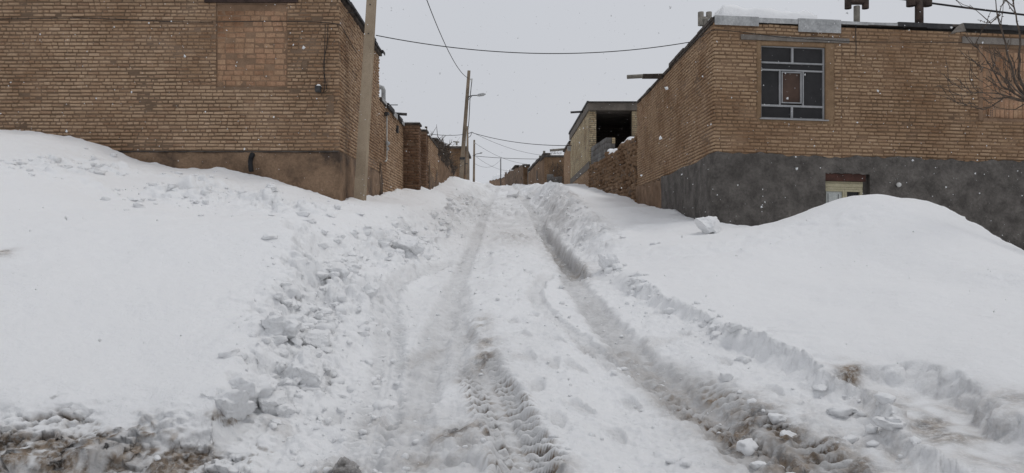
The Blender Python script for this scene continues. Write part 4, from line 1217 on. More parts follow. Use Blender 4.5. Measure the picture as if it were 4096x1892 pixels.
a0, a1 = u0 + .022, u1 - .028
pane(a0, um - .018, zr[3] + .014, z1 - .016); pane(um + .020, a1, zr[3] + .014, z1 - .016)
pane(a0, a1, zr[2] + .014, zr[3] - .014)
pane(a0, c0 - .014, zr[1] + .018, zr[2] - .014); pane(c1 + .014, a1, zr[1] + .018, zr[2] - .014)
pane(a0, um - .025, z0 + .026, zr[1] - .018); pane(um + .012, a1, z0 + .026, zr[1] - .018)
part('sill', MB().box((u0 - .03, -.1, z0 - .022), (u1 + .05, .045, z0 - .002), fR).mesh('sill', M['alu']), WD)
# beams over the windows
for (a, b, c, e) in ((.50, 1.35, 3.675, 3.765), (1.353, 1.74, 3.672, 3.755), (1.745, 2.55, 3.677, 3.762)):
    part('lintel', MB().box((a, -.05, c), (b, .024, e), fR).mesh('lintel', M['lintel']), RH)
for (a, b) in ((4.73, 5.62), (5.625, 8.0)):
    part('lintel', MB().box((a, -.05, 3.765), (b, .024, 3.885), fR).mesh('lintel', M['lintel']), RH)
# the walled-up window on the right, soldier bricks
infr = part('window_infill', panel('window_infill', fR, INF[0], INF[1], INF[2], INF[3], M['mortar_red'], thick=.2, d=-.03), RH, 'walled-up window filled with upright reddish bricks')
fRi = Frame(fR(0, -.03, 0), fR.u, fR.n, TILT)
lay(infr, fRi, INF[0] + .03, INF[1] - .02, INF[2] + .03, INF[3] - .02, M['brick_red'], 'sold', pitch=.178, bh=.162, Ls=(.078, .078), joint=.010, proud=(.004, .012), singles=130, seed=54, stagger=False, skip=.03)
for (a, b, c, e, sd) in ((INF[0] - .07, INF[0] + .015, INF[2] - .03, INF[3] + .04, 1), (INF[0] + .015, INF[1] + .05, INF[2] - .05, INF[2] + .02, 2)):
    part('mud_patch', rough_panel('mud_patch', fR, a, b, c, e, M['mortar_red'], step=.03, amp=.008, d=.010, seed=70 + sd, back=.1), RH)
pb = part('perforated_brick', MB().box((INF[0] + .14, -.02, INF[2] + .035), (INF[0] + .225, .012, INF[2] + .195), fR).mesh('perforated_brick', M['brick_red']), RH)
for i in range(2):
    for j in range(4):
        part('hole_shade', MB().box((INF[0] + .155 + .034 * i, .0125, INF[2] + .05 + .036 * j), (INF[0] + .175 + .034 * i, .0135, INF[2] + .07 + .036 * j), fR).mesh('hole_shade', M['dark_metal']), pb)  # dark plates on the brick face stand for the shade inside its holes
# cement base with the cellar window
part('plinth', rough_panel('plinth', fR, -.035, 8.6, -1.2, 1.60, M['cement'], step=.0365, amp=.010, d=.035, seed=5, holes=[CEL], back=.3, ztop=lambda u: 1.585 + .018 * math.sin(u * 2.3) + .014 * math.sin(u * 7.1 + 1) + .010 * math.sin(u * 17) + .008 * math.sin(u * 31)), RH, 'grey cement render base')
part('plinth', rough_panel('plinth', fRs, 3.6, 8.235, -1.2, 1.56, M['cement'], step=.05, amp=.012, d=.035, seed=6, ztop=lambda u: 1.56 - .02 * math.sin(u * 3) - .05 * (8.2 - u) / 4.6), RH)
part('plinth', rough_panel('plinth', fRs, 0, 3.595, -1.0, 1.52, M['mud'], step=.05, amp=.03, d=.02, seed=7, ztop=lambda u: 1.50 + .04 * math.sin(u * 3.7) + .03 * math.sin(u * 9)), RH, 'brown mud plaster base at the rear of the side wall')
CWN = part('cellar_window', MB().box((CEL[0] - .05, -.20, CEL[2]), (CEL[1] + .05, -.19, CEL[3]), fR).mesh('cellar_window', M['dark_room']), RH, 'small cream cellar window half buried in snow')
rv = MB()
for (a, b, c, e) in ((CEL[0] - .05, CEL[0], CEL[2], CEL[3]), (CEL[1], CEL[1] + .05, CEL[2], CEL[3]), (CEL[0] - .05, CEL[1] + .05, CEL[3], CEL[3] + .05)):
    rv.box((a, -.19, c), (b, .025, e), fR)
part('reveal', rv.mesh('reveal', M['cement']), CWN)
part('filling', MB().box((2.849, -.18, .2), (CEL[1] - .001, -.055, CEL[3] - .002), fR).mesh('filling', M['cement']), CWN)
part('lintel', MB().box((CEL[0] + .002, -.15, 1.135), (CEL[1] - .07, .012, 1.270), fR).mesh('lintel', M['lintel_red']), CWN, 'dark red steel lintel')
for (a, b, c, e, d1, nm) in ((2.08, 2.86, 1.095, 1.13, -.06, 'frame'), (2.08, 2.84, 1.028, 1.092, -.045, 'frame'), (2.08, 2.84, .988, 1.025, -.055, 'frame'), (2.08, 2.115, .2, .986, -.06, 'frame'), (2.80, 2.845, .2, .986, -.06, 'frame'),
                             (2.465, 2.50, .2, .986, -.06, 'frame'), (2.505, 2.545, .2, .986, -.06, 'frame'), (2.118, 2.462, .945, .986, -.062, 'frame'), (2.548, 2.797, .945, .986, -.062, 'frame')):
    part(nm, MB().box((a, -.14, c), (b, d1, e), fR).mesh(nm, M['cream']), CWN)
part('board', MB().box((2.16, -.11, .2), (2.27, -.085, .944), fR).box((2.275, -.11, .2), (2.462, -.088, .944), fR).mesh('board', M['pale_board']), CWN)
part('pane', MB().box((2.118, -.12, .2), (2.157, -.11, .944), fR).mesh('pane', M['glass']), CWN)
part('pane', MB().box((2.548, -.12, .2), (2.797, -.11, .944), fR).mesh('pane', M['glass']), CWN)
for (a, c, e) in ((2.19, .6, .905), (2.385, .6, .9)):
    part('bar', MB().box((a, -.085, c), (a + .01, -.08, e), fR).mesh('bar', M['dark_metal']), CWN)
LB = part('wall_lamp', MB().tube([fR(3.46, .03, 1.075), fR(3.46, .10, 1.075)], [.03, .028], 10).mesh('wall_lamp', M['dark_metal'], True), RH)
bv = MB()
cpt = fR(3.43, .135, 1.08)
ringn = [cpt + (fR(3.46, .10, 1.075) - cpt) * t for t in (1.0, .55, .1, -.45, -.85, -1.0)]
part('bulb', bv.tube(ringn, [.018, .03, .044, .043, .022, .004], 12).mesh('bulb', M['bulb'], True), LB)
# roof edge
RF = part('roof', MB().add([(XR - .02, 13.965, 3.972), tuple(fR(8.6, .03, 3.972 + .16)), (12.4, 22.15, 3.95), (XR - .02, 22.15, 3.965), (XR - .02, 13.965, 4.02), tuple(fR(8.6, .03, 4.02 + .16)), (12.4, 22.15, 4.0), (XR - .02, 22.15, 4.0)], [(3, 2, 1, 0), (4, 5, 6, 7), (0, 1, 5, 4), (1, 2, 6, 5), (2, 3, 7, 6), (3, 0, 4, 7)]).mesh('roof', M['roof_edge']), RH)
for k, (a, b, zt, zb, m, d) in enumerate(((.0, .82, 4.085, 3.915, 'galv', .060), (.825, 1.56, 4.075, 3.985, 'galv', .050), (1.565, 2.37, 4.09, 3.845, 'galv', .062), (2.375, 2.90, 4.075, 4.02, 'galv', .045), (2.905, 3.47, 4.075, 4.03, 'galv', .042),
                                          (3.475, 4.02, 4.10, 4.02, 'tar', .055), (4.025, 4.52, 4.10, 4.005, 'tar', .05), (4.72, 5.6, 4.13, 4.03, 'tar', .052), (5.605, 7.0, 4.125, 4.03, 'tar', .05), (7.005, 8.5, 4.12, 4.03, 'tar', .05))):
    part('coping_sheet', MB().box((a, d - .012, zb), (b, d, zt), fR).box((a, -.25, zt - .012), (b, d - .0125, zt), fR).mesh('coping_sheet', M[m]), RF)
part('bent_sheet', MB().add([fR(4.50, .04, 3.94), fR(4.78, .05, 3.985), fR(4.72, .06, 4.13), fR(4.62, .055, 4.07), fR(4.50, .0, 3.925), fR(4.78, .0, 3.975), fR(4.72, .0, 4.125), fR(4.62, .0, 4.06)], [(0, 1, 2, 3), (7, 6, 5, 4), (0, 4, 5, 1), (1, 5, 6, 2), (2, 6, 7, 3), (3, 7, 4, 0)]).mesh('bent_sheet', M['lintel']), RF)
# side roof edge: ragged felt
y = 14.0
r2 = random.Random(19)
while y < 22.2:
    y2 = min(y + r2.uniform(.3, .75), 22.2)
    zt = (4.06 if y < 17.6 else 3.985) + r2.uniform(-.012, .012)
    part('felt_sheet', MB().box((XR - .03 - r2.uniform(0, .025), y + .004, zt - r2.uniform(.03, .08)), (XR + .28, y2, zt)).mesh('felt_sheet', M['roof_edge']), RF)
    y = y2
part('snow_cap', snow_cap('snow_cap', XR + .20, XR + 2.1, 14.35, 18, lambda x, y: 4.05 + .10 * max(0, 5.3 - x), .36, 21, .06, .45), RF)
part('snow_cap', snow_cap('snow_cap', XR + .1, XR + 1.6, 17.8, 22.0, lambda x, y: 3.95, .10, 22, .1, .3), RF)
part('rain_spout', MB().tube([(XR + .2, 18.5, 3.97), (3.35, 18.5, 3.955), (2.90, 18.5, 3.93)], [.055, .05, .05], 10, True).mesh('rain_spout', M['cement_pipe'], True), RF, 'grey rain spout sticking out over the street')
part('rain_spout', MB().box((XR - .5, 18.42, 3.90), (XR + .2, 18.58, 3.99)).mesh('rain_spout', M['wood']), RF)


def chimney(base, h, r, cow, m0, m1, arm, tall):
    b = Vector(base)
    c = part('chimney', MB().tube([b, b + Vector((0, 0, h))], r, 12).tube([b, b + Vector((0, 0, .12))], r * 1.5, 10).mesh('chimney', M[m0], True), RF)
    mb = MB().tube([b + Vector((-arm, 0, cow)), b + Vector((arm, 0, cow))], r * .95, 10)
    for s in (-1, 1):
        mb.tube([b + Vector((s * arm, 0, cow - tall)), b + Vector((s * arm, 0, cow + tall))], r * 1.1, 10)
    part('cowl', mb.mesh('cowl', M[m1]), c)


chimney((4.13, 16.0, 3.95), .62, .055, .66, 'cement_pipe', 'cement_pipe', .085, .14)
part('chimney_base', MB().box((4.02, 15.88, 3.95), (4.22, 16.12, 4.28)).mesh('chimney_base', M['roof_edge']), RF)
chimney((6.84, 15.0, 4.05), .52, .058, .60, 'cement_pipe', 'rust', .17, .13)
chimney((8.06, 15.0, 4.0), .72, .078, .66, 'rust', 'rust', .16, .09)
# thin cables on the facade
single('wall_cable', MB().tube([fRs(8.2 - 1.8, .06, 4.03), fRs(8.2 - .6, .05, 3.88), fRs(8.21, .05, 3.82), fR(.05, .05, 3.82), fR(.5, .05, 3.80), fR(1.2, .05, 3.735), fR(1.7, .05, 3.715), fR(2.6, .045, 3.70), fR(4.7, .045, 3.765)], .0055, 6).mesh('wall_cable', M['cable']), 'thin cable sagging over the beam above the aluminium window', 'cable')
single('drop_cable', MB().tube([fR(2.66, .05, 4.02), fR(2.655, .045, 3.9), fR(2.665, .045, 3.6), fR(2.66, .045, 3.45)], .007, 6).mesh('drop_cable', M['cable']), 'short vertical cable stub right of the aluminium window', 'cable')

# ================================================================== rubble wall and yellow brick house
SW = thing('rubble_wall', (3.5, 26, 1), 'brown wall of mud and rough stones between the ochre and yellow houses', 'wall')
a_, b_ = Vector((XR + .02, 22.25, 0)), Vector((3.25, 29.95, 0))
ud = (b_ - a_).normalized()
fS = Frame(b_, -ud, (-ud.y * 1.0, ud.x, 0))
if fS.n.x > 0:
    fS.n = -fS.n
LW = (b_ - a_).length
topf = lambda u: 2.84 + .022 * u + .06 * math.sin(u * 2.3) + .03 * math.sin(u * 6.1)
sw = part('wall', rough_panel('wall', fS, 0, LW, .2, 2.9, M['mud_dark'], step=.07, amp=.03, d=0, seed=33, ztop=topf, back=.45, lump=.08), SW)
sr_ = random.Random(5)
svar = []
for k in range(8):
    rr_ = random.Random(90 + k)
    V, Q = [], []
    for j in range(5):
        th = math.pi * j / 4
        for i in range(7):
            ph = 2 * math.pi * i / 7
            q = 1 + rr_.uniform(-.22, .22)
            V.append((math.sin(th) * math.cos(ph) * .5 * q, math.sin(th) * math.sin(ph) * .5 * q, math.cos(th) * .5 * q))
    for j in range(4):
        for i in range(7):
            Q.append((j * 7 + i, (j + 1) * 7 + i, (j + 1) * 7 + (i + 1) % 7, j * 7 + (i + 1) % 7))
    svar.append(npmesh('stone', np.array(V), np.array(Q), M['stone']))
rotS = Matrix((fS.u, fS.n, Z3)).transposed().to_4x4()
SVn = []; cnt = 0
z = 1.05; row = 0
while z < 3.3:
    hh = sr_.uniform(.09, .17)
    u = sr_.uniform(0, .15)
    while u < LW:
        wdt = sr_.uniform(.08, .22)
        if z + hh * .5 < topf(u) and sr_.random() < .86:
            mx = Matrix.Translation(fS(u + wdt / 2, sr_.uniform(.015, .05), z + hh / 2 + sr_.uniform(-.03, .03))) @ rotS @ Matrix.Rotation(sr_.uniform(-.5, .5), 4, 'Y') @ Matrix.Diagonal((wdt, .13, hh * sr_.uniform(.8, 1.15), 1))
            if cnt < 300:
                o = bpy.data.objects.new('stone', sr_.choice(svar)); COL.objects.link(o); o.parent = sw; o.matrix_local = mx; cnt += 1
            else:
                SVn.append((mx, sr_.choice(svar)))
        u += wdt * sr_.uniform(.85, 1.05)
    z += hh * .93; row += 1
if SVn:
    V = np.concatenate([(np.array([tuple(v.co) for v in me.vertices]) @ np.array(mx.to_3x3()).T + np.array(mx.translation)) for mx, me in SVn])
    q0 = np.array([tuple(p.vertices) for p in svar[0].polygons])
    part('stone_courses', npmesh('stone_courses', V, (np.arange(len(SVn))[:, None, None] * 35 + q0[None]).reshape(-1, 4), M['stone']), sw, kind='stuff')


def cap_on(fr, u0, u1, zf, h, w, seed, parent):
    nu, nd = max(6, int((u1 - u0) / .05)), 8
    U, D = np.meshgrid(np.linspace(u0, u1, nu + 1), np.linspace(-w, .05, nd + 1))
    e = np.minimum.reduce([U - u0, u1 - U, D + w, .05 - D])
    s = np.sqrt(np.clip(1 - (1 - np.clip(e / .14, 0, 1)) ** 2, 0, 1))
    Zz = np.vectorize(zf)(U) - .015 + h * s * (1 + .4 * fbm(U * 2, D * 2, seed, 2))
    P = np.array(fr.o) + U[..., None] * np.array(fr.u) + D[..., None] * np.array(fr.n); P[..., 2] = Zz
    i = np.arange(U.size).reshape(U.shape)
    Q = np.stack([i[:-1, :-1].ravel(), i[:-1, 1:].ravel(), i[1:, 1:].ravel(), i[1:, :-1].ravel()], -1)
    part('snow_cap', npmesh('snow_cap', P.reshape(-1, 3), Q, M['snow_clean'], True), parent)


cap_on(fS, 3.1, 5.6, topf, .14, .42, 3, SW)
cap_on(fS, 5.75, 7.1, topf, .12, .42, 4, SW)

YH = thing('brick_house', (3.3, 30, 1.5), 'unfinished yellow brick house with a dark open front', 'house')
YX = 3.235
fY = Frame((YX, 30.0, 0), (1, 0, 0), (0, -1, 0))
fYs = Frame((YX, 38.9, 0), (0, -1, 0), (-1, 0, 0))             # u = 38.9 - Y
yw = part('wall', panel('wall', fY, 0, 3.2, .5, 5.06, M['mortar_y'], holes=[(.262, 1.66, 2.2, 5.06)], thick=.25), YH)
kw = dict(pitch=.078, bh=.058, Ls=(.205, .098), pst=.75, proud=(.004, .012))
lay(yw, fY, 0, .262, 2.75, 5.06, M['brick_y'], 'y', singles=60, seed=61, **kw)
lay(yw, fY, 1.66, 3.2, 3.55, 5.06, M['brick_y'], 'y', singles=70, seed=62, **kw)
part('block', MB().box((1.64, -.2, 3.05), (2.3, .03, 3.52), fY).mesh('block', M['block']), YH)
yws = part('wall', panel('wall', fYs, 0, 8.64, .5, 5.20, M['mortar_y'], thick=.25, d=-.002), YH)
lay(yws, fYs, 0, 8.9, 3.10, 5.20, M['brick_y'], 'y', singles=100, seed=63, score=lambda u, z: 8.9 - u, **kw)
part('ring_beam', MB().box((0, -.1, 2.80), (8.88, .02, 3.08), fYs).mesh('ring_beam', M['ring']), YH)
lay(yws, fYs, 0, 8.9, 1.3, 2.79, M['brick_l'], 'l2', pitch=.078, bh=.058, Ls=(.205, .098), seed=64, far=True)
part('roof', MB().box((YX - .06, 29.92, 5.064), (6.6, 39.0, 5.36)).mesh('roof', M['ring']), YH)
part('roof_edge', MB().box((YX - .10, 30.0, 5.362), (YX + .1, 39.0, 5.44)).box((YX - .10, 29.86, 5.362), (6.6, 29.99, 5.40)).mesh('roof_edge', M['tar']), YH)
part('snow_cap', snow_cap('snow_cap', YX - .08, 6.5, 29.88, 39, lambda x, y: 5.40 + .012 * (y - 30), .08, 35, .09, .15), YH)
part('interior', MB().box((3.5, 34.0, 1.5), (6.5, 34.2, 5.05)).mesh('interior', M['interior_brick']), YH)
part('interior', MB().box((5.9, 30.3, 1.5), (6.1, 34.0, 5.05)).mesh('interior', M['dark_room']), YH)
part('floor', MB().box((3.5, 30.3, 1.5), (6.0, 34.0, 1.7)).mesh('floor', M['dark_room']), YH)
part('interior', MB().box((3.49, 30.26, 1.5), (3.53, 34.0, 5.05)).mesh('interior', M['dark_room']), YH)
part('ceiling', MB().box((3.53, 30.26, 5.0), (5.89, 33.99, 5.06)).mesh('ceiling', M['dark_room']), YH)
part('rain_spout', MB().tube([(YX + .1, 32, 5.36), (2.66, 32, 5.32)], .045, 10).mesh('rain_spout', M['dark_metal'], True), YH)
part('bracket', MB().box((YX - .16, 38.6, 4.50), (YX, 38.85, 4.72)).mesh('bracket', M['galv']), YH)

BW = thing('block_wall', (3.42, 28, 2.7), 'short stub of grey cinder blocks in front of the dark opening', 'wall')
fB = Frame(fS(0, -.03, 0), fS.u, fS.n)                        # on top of the rubble wall
fBf = Frame(fB(2.95, -.015, 0), Vector((-fS.n.x, -fS.n.y, 0)), fS.u)
bc = part('core', MB().box((0, -.30, 2.5), (2.94, -.015, 3.60), fB).mesh('core', M['cement']), BW)
lay(bc, fB, 0, 2.95, 2.62, 3.62, M['block'], 'blk', pitch=.2, bh=.185, Ls=(.38, .19), pst=.9, joint=.014, proud=(-.01, .004), singles=60, seed=71, name='block')
lay(bc, fBf, 0, .31, 2.62, 3.62, M['block'], 'blk', pitch=.2, bh=.185, Ls=(.19, .19), joint=.012, proud=(-.01, .006), singles=20, seed=72, name='block', stagger=False)
for k, z in enumerate((2.95, 3.02, 3.40, 3.47, 3.54)):
    part('brick', MB().box((.20, .01, z), (.31, .03, z + .058), fBf).mesh('brick', M['brick_y']), BW)

# the brown house behind it and the walls that close the street
EW = thing('boundary_wall', (3.2, 41, 2), 'narrow brown brick wall with a pale spout beyond the yellow house', 'wall')
fE = Frame((YX, 43.2, 0), (0, -1, 0), (-1, 0, 0))
ew = part('wall', panel('wall', fE, 0, 4.28, 1, 4.95, M['mortar_l']), EW)
lay(ew, fE, 0, 4.28, 2.2, 4.9, M['brick_l'], 'l3', pitch=.08, bh=.06, Ls=(.205, .1), seed=81, far=True)
part('wall', MB().box((YX, 43.0, 1), (6, 43.2, 4.95)).mesh('wall', M['far_brick']), EW)
part('coping', MB().box((YX - .08, 38.95, 4.952), (YX + .3, 43.25, 5.04)).mesh('coping', M['roof_edge']), EW)
part('rain_spout', MB().tube([(YX + .1, 42, 4.98), (2.36, 42, 4.90)], .065, 10).mesh('rain_spout', M['cement_pipe'], True), EW)

BH = thing('far_house', (3.2, 51, 3), 'brown brick house with broken roof edge farther up on the right', 'house')
A, Bq, Cq, Dq = Vector((2.46, 50, 0)), Vector((6.5, 50, 0)), Vector((1.77, 64, 0)), Vector((6.5, 64, 0))
part('wall', MB().box((0, -.3, 2), (4.0, 0, 5.40), Frame(A, (1, 0, 0), (0, -1, 0))).mesh('wall', M['far_brick']), BH)
fBs = Frame(Cq, A - Cq, Vector((-1, -.05, 0)))
part('wall', MB().box((0, -.3, 2), ((A - Cq).length - .3, 0, 5.55), fBs).mesh('wall', M['far_brick_y']), BH)
rb = random.Random(3)
L_ = (A - Cq).length
for i in range(14):
    u = i * L_ / 14
    part('felt_sheet', MB().box((u, -.4, 5.55 + .18 * (1 - i / 14)), (u + L_ / 14 * .96, .05 + rb.uniform(0, .05), 5.64 + .18 * (1 - i / 14) + rb.uniform(0, .06)), fBs).mesh('felt_sheet', M['roof_edge']), BH)
part('roof', MB().box((2.3, 49.9, 5.402), (6.5, 53, 5.52)).mesh('roof', M['roof_edge']), BH)
part('snow_cap', snow_cap('snow_cap', 2.45, 6.4, 50.0, 58, lambda x, y: 5.53, .07, 41, .2, .2), BH)
part('window', MB().box((8.2, .002, 4.3), (9.0, .02, 5.0), fBs).mesh('window', M['dark_room']), BH)
for i in (9.5, 12.4):
    part('chimney_stub', MB().box((i, -.2, 5.7), (i + .16, -.05, 5.98), fBs).mesh('chimney_stub', M['cement_pipe']), BH)
RB = thing('ruined_block_wall', (2.9, 47, 2.8), 'broken low wall of dark grey blocks before the far brown house', 'wall')
rw = part('core', MB().box((2.42, 46.03, 2.4), (3.3, 46.3, 3.55)).mesh('core', M['cement']), RB)
lay(rw, Frame((2.4, 46.02, 0), (1, 0, 0), (0, -1, 0)), 0, .9, 2.6, 3.8, M['block'], 'blk', pitch=.2, bh=.185, Ls=(.38, .19), singles=20, seed=82, name='block')
part('block', MB().box((2.42, 46.05, 3.6), (2.8, 46.3, 3.95)).mesh('block', M['block']), RB)
part('block', MB().box((3.05, 45.9, 3.45), (3.32, 46.3, 3.8)).mesh('block', M['block']), RB)
part('snow_cap', snow_cap('snow_cap', 2.8, 3.05, 46.0, 46.3, lambda x, y: 3.56, .16, 43, .03, .12), RB)
br.seed(8)
sh = MB()


def g2():
    return Vector((br.uniform(2.7, 4.0), 49.9 - br.uniform(0, .25), br.uniform(3.4, 4.8))), Vector((br.uniform(-.5, .5), br.uniform(-.3, .1), 1)), br.uniform(.5, 1.4)


twigs(sh, 60, g2, (.010, .02), 4)
bs = thing('bare_shrub', (3.3, 49.8, 3), 'leafless shrub climbing the front of the far brown house', 'shrub')
part('branches', sh.mesh('branches', M['bark']), bs)
sh = MB()


def g3():
    return Vector((br.uniform(2.9, 3.7), 50.6 + br.uniform(0, .4), 5.5)), Vector((br.uniform(-.6, .6), 0, 1)), br.uniform(.3, .8)


twigs(sh, 45, g3, (.006, .012), 4)
bs = thing('bare_shrub', (3.3, 50.7, 5.5), 'dry twigs sticking up behind the far brown roof', 'shrub')
part('branches', sh.mesh('branches', M['bark']), bs)

TW = thing('brick_stub', (1.6, 64.2, 4), 'dark brick stub at the rear corner of the far brown house', 'wall')
part('wall', MB().box((1.38, 64.05, 3), (1.85, 64.6, 6.15)).mesh('wall', M['far_brick']), TW)
part('coping', MB().box((1.30, 63.95, 6.152), (1.95, 64.7, 6.32)).mesh('coping', M['roof_edge']), TW)
part('snow_cap', snow_cap('snow_cap', 1.3, 1.95, 63.95, 64.7, lambda x, y: 6.32, .07, 44, .06, .12), TW)
part('pipe', MB().tube([(1.80, 63.95, 4), (1.80, 63.95, 6.0)], .05, 8).mesh('pipe', M['galv']), TW)

FW = thing('far_wall', (.6, 75, 5), 'dark crumbling mud wall farther up the street', 'wall')
a_, b_ = Vector((-.2, 85, 0)), Vector((1.40, 64.7, 0))
fF = Frame(a_, b_ - a_, Vector((-1, -.08, 0)))
LF = (b_ - a_).length
ftop = lambda u: 7.40 - 1.15 * u / LF + .12 * math.sin(u * 1.1) + .07 * math.sin(u * 2.9)
part('wall', rough_panel('wall', fF, 0, LF, 4, 7.4, M['mud_dark'], step=.2, amp=.10, d=0, seed=52, ztop=ftop, back=.5), FW)
cap_on(fF, 1.0, 9, ftop, .22, .5, 8, FW)
part('board', MB().box((10, -.3, 6.85), (14, .15, 6.95), fF).mesh('board', M['wood']), FW)
LWl = thing('far_low_wall', (-1.2, 93, 5.8), 'low tan mud wall with snow on top at the end of the street', 'wall')
a_, b_ = Vector((-2.25, 100, 0)), Vector((-.18, 85.1, 0))
fF2 = Frame(a_, b_ - a_, Vector((-1, -.14, 0)))
LF2 = (b_ - a_).length
ftop2 = lambda u: 7.70 - .72 * u / LF2 + .05 * math.sin(u * 1.9)
part('wall', rough_panel('wall', fF2, 0, LF2, 5, 7.7, M['mud'], step=.25, amp=.06, d=0, seed=53, ztop=ftop2, back=.5), LWl)
cap_on(fF2, 2.5, LF2 - .2, ftop2, .50, .5, 9, LWl)
part('wall', MB().box((-2.25, 100.0, 5), (6, 100.4, 7.7)).mesh('wall', M['mud']), LWl)

# ================================================================== bare tree at the right edge
TR = thing('bare_tree', (7.25, 10.2, -.4), 'leafless tree reaching in from the right edge before the ochre house', 'tree')
tr_ = random.Random(4)
trunk = MB().tube([(7.28, 10.25, -.6), (7.24, 10.2, .3), (7.13, 10.12, 1.1), (6.98, 10.02, 1.55), (6.80, 10.0, 1.80)], [.10, .085, .07, .055, .045], 10)
part('trunk', trunk.mesh('trunk', M['bark'], True), TR)
crown = MB()


def branch(p0, pts, r0, sub=9, depth=1):
    P = [Vector(p0)] + [Vector(p) for p in pts]
    # refine with a little wander
    Q = [P[0]]
    for a, b in zip(P[:-1], P[1:]):
        k = max(2, int((b - a).length / .09))
        for i in range(1, k + 1):
            Q.append(a.lerp(b, i / k) + Vector([tr_.uniform(-.008, .008) for _ in range(3)]))
    n = len(Q)
    crown.tube(Q, [max(.0035, r0 * (1 - .85 * i / n)) for i in range(n)], 5, False)
    for i in range(1, n - 1):     # buds and spurs
        if tr_.random() < .55:
            d = Vector([tr_.uniform(-1, 1) for _ in range(3)]).normalized()
            crown.tube([Q[i], Q[i] + d * tr_.uniform(.012, .03)], [.007, .004], 4, False)
    if depth > 0:
        for _ in range(sub):
            i = tr_.randrange(max(1, n // 5), n)
            d = (Q[min(i, n - 1)] - Q[i - 1]).normalized()
            d = (d + Vector([tr_.uniform(-.8, .8) for _ in range(3)]) + Vector((0, 0, .25))).normalized()
            L = tr_.uniform(.12, .38)
            b1 = Q[i] + d * L * .5
            b2 = b1 + (d + Vector((tr_.uniform(-.3, .3), tr_.uniform(-.3, .3), tr_.uniform(0, .5)))).normalized() * L * .5
            branch(Q[i], [b1, b2], max(.005, r0 * .4), 2, depth - 1)


hub = Vector((6.80, 10.0, 1.80))
for pts, r in (([at(4010, 345, 9.95), at(3950, 250, 9.8), at(3900, 180, 9.75)], .016),
               ([at(4000, 375, 9.9), at(3890, 372, 9.8), at(3820, 310, 9.75)], .013),
               ([at(4020, 390, 10.1), at(3940, 440, 10.1), at(3870, 420, 10.2)], .013),
               ([at(4060, 330, 10.1), at(4030, 200, 10.2), at(3990, 70, 10.2), at(3970, -60, 10.2)], .02),
               ([at(4075, 300, 9.9), at(4080, 150, 9.8), at(4050, 0, 9.7), at(4040, -90, 9.7)], .02),
               ([at(4050, 345, 9.7), at(3990, 290, 9.5), at(3920, 262, 9.4), at(3860, 215, 9.4)], .013),
               ([at(4110, 320, 10.1), at(4160, 120, 10.2), at(4180, -60, 10.2)], .025),
               ([at(4120, 400, 10.2), at(4060, 440, 10.3), at(3990, 432, 10.4)], .012)):
    branch(hub, pts, r, 7, 2)
branch(at(4000, 60, 10.0), [at(3965, 90, 10.0), at(3925, 60, 10.0), at(3880, 20, 10)], .010, 3, 1)
part('crown', crown.mesh('crown', M['bark']), TR)

# ================================================================== snow clods
def clod_mesh(seed, sub=3, flat=.75, cuts=7, fine=1.0, smooth=True):
    """a broken lump of snow: a ball cut by random planes, crumbly on the surface"""
    import bmesh
    me = bpy.data.meshes.new('snow_clod')
    bm = bmesh.new()
    bmesh.ops.create_icosphere(bm, subdivisions=sub, radius=.5)
    co = np.array([tuple(v.co) for v in bm.verts])
    r_ = np.random.RandomState(seed)
    s = seed * 3.7
    x, y, z = co.T
    co = co * (1 + .45 * fbm(x * 2.4 + s, y * 2.4, z * 2.4 + s, 2))[:, None]
    for _ in range(cuts):
        nrm = r_.normal(size=3); nrm /= np.linalg.norm(nrm)
        dd = co @ nrm
        lim = r_.uniform(.26, .40)
        co = co - np.outer(np.clip(dd - lim, 0, None), nrm) * .92
    x, y, z = co.T
    co = co * (1 + fine * (.16 * np.abs(pn(x * 7 + s, y * 7, z * 7)) + .12 * np.abs(pn(x * 15, y * 15 + s, z * 15)) - .07))[:, None] * [1, 1, flat]
    for v, c in zip(bm.verts, co):
        v.co = c
    bm.to_mesh(me); bm.free()
    if smooth:
        me.polygons.foreach_set('use_smooth', np.ones(len(me.polygons), dtype=bool))
    me.materials.append(M['snow_clean'])
    return me


cv = [clod_mesh(k, 5, .8, 5) for k in range(5)] + [clod_mesh(20 + k, 5, .85, 10) for k in range(4)]
big = [  # px, py (foot), Y, width, variant, label
    (1215, 1590, 5.05, .36, 5, 'large flat-faced snow block fallen at the foot of the left bank'),
    (1130, 1440, 5.5, .30, 1, 'rounded snow boulder just above the large fallen block'),
    (1270, 1440, 5.7, .26, 6, 'snow block leaning behind the large fallen block'),
    (2838, 950, 12.3, .52, 2, 'lone snow boulder in front of the grey cement base corner'),
    (2440, 1070, 10.4, .42, 3, 'wide snow lump beside the deep right wheel rut'),
    (1640, 1030, 11.4, .46, 4, 'large crusted snow lump left of the road'),
    (1385, 1890, 3.93, .17, 0, 'grey dirty snow lump at the bottom edge left of the road'),
    (1080, 1690, 4.6, .22, 7, 'broken snow slab below the left bank corner'),
    (1480, 1240, 7.6, .24, 8, 'angular snow block lying between left bank and outer wheel track'),
    (1000, 1590, 4.62, .34, 2, 'snow boulder bulging from the corner of the left bank'),
    (905, 1665, 4.36, .30, 4, 'rounded snow lump capping the front corner of the left bank'),
    (1080, 760, 13.0, .26, 0, 'rounded snow lump below the plaster of the left house'),
    (2050, 770, 36, .7, 1, 'snow heap on the road crest'),
    (2130, 765, 33, .8, 2, 'snow heap right of the crest by the far brown house'),
]
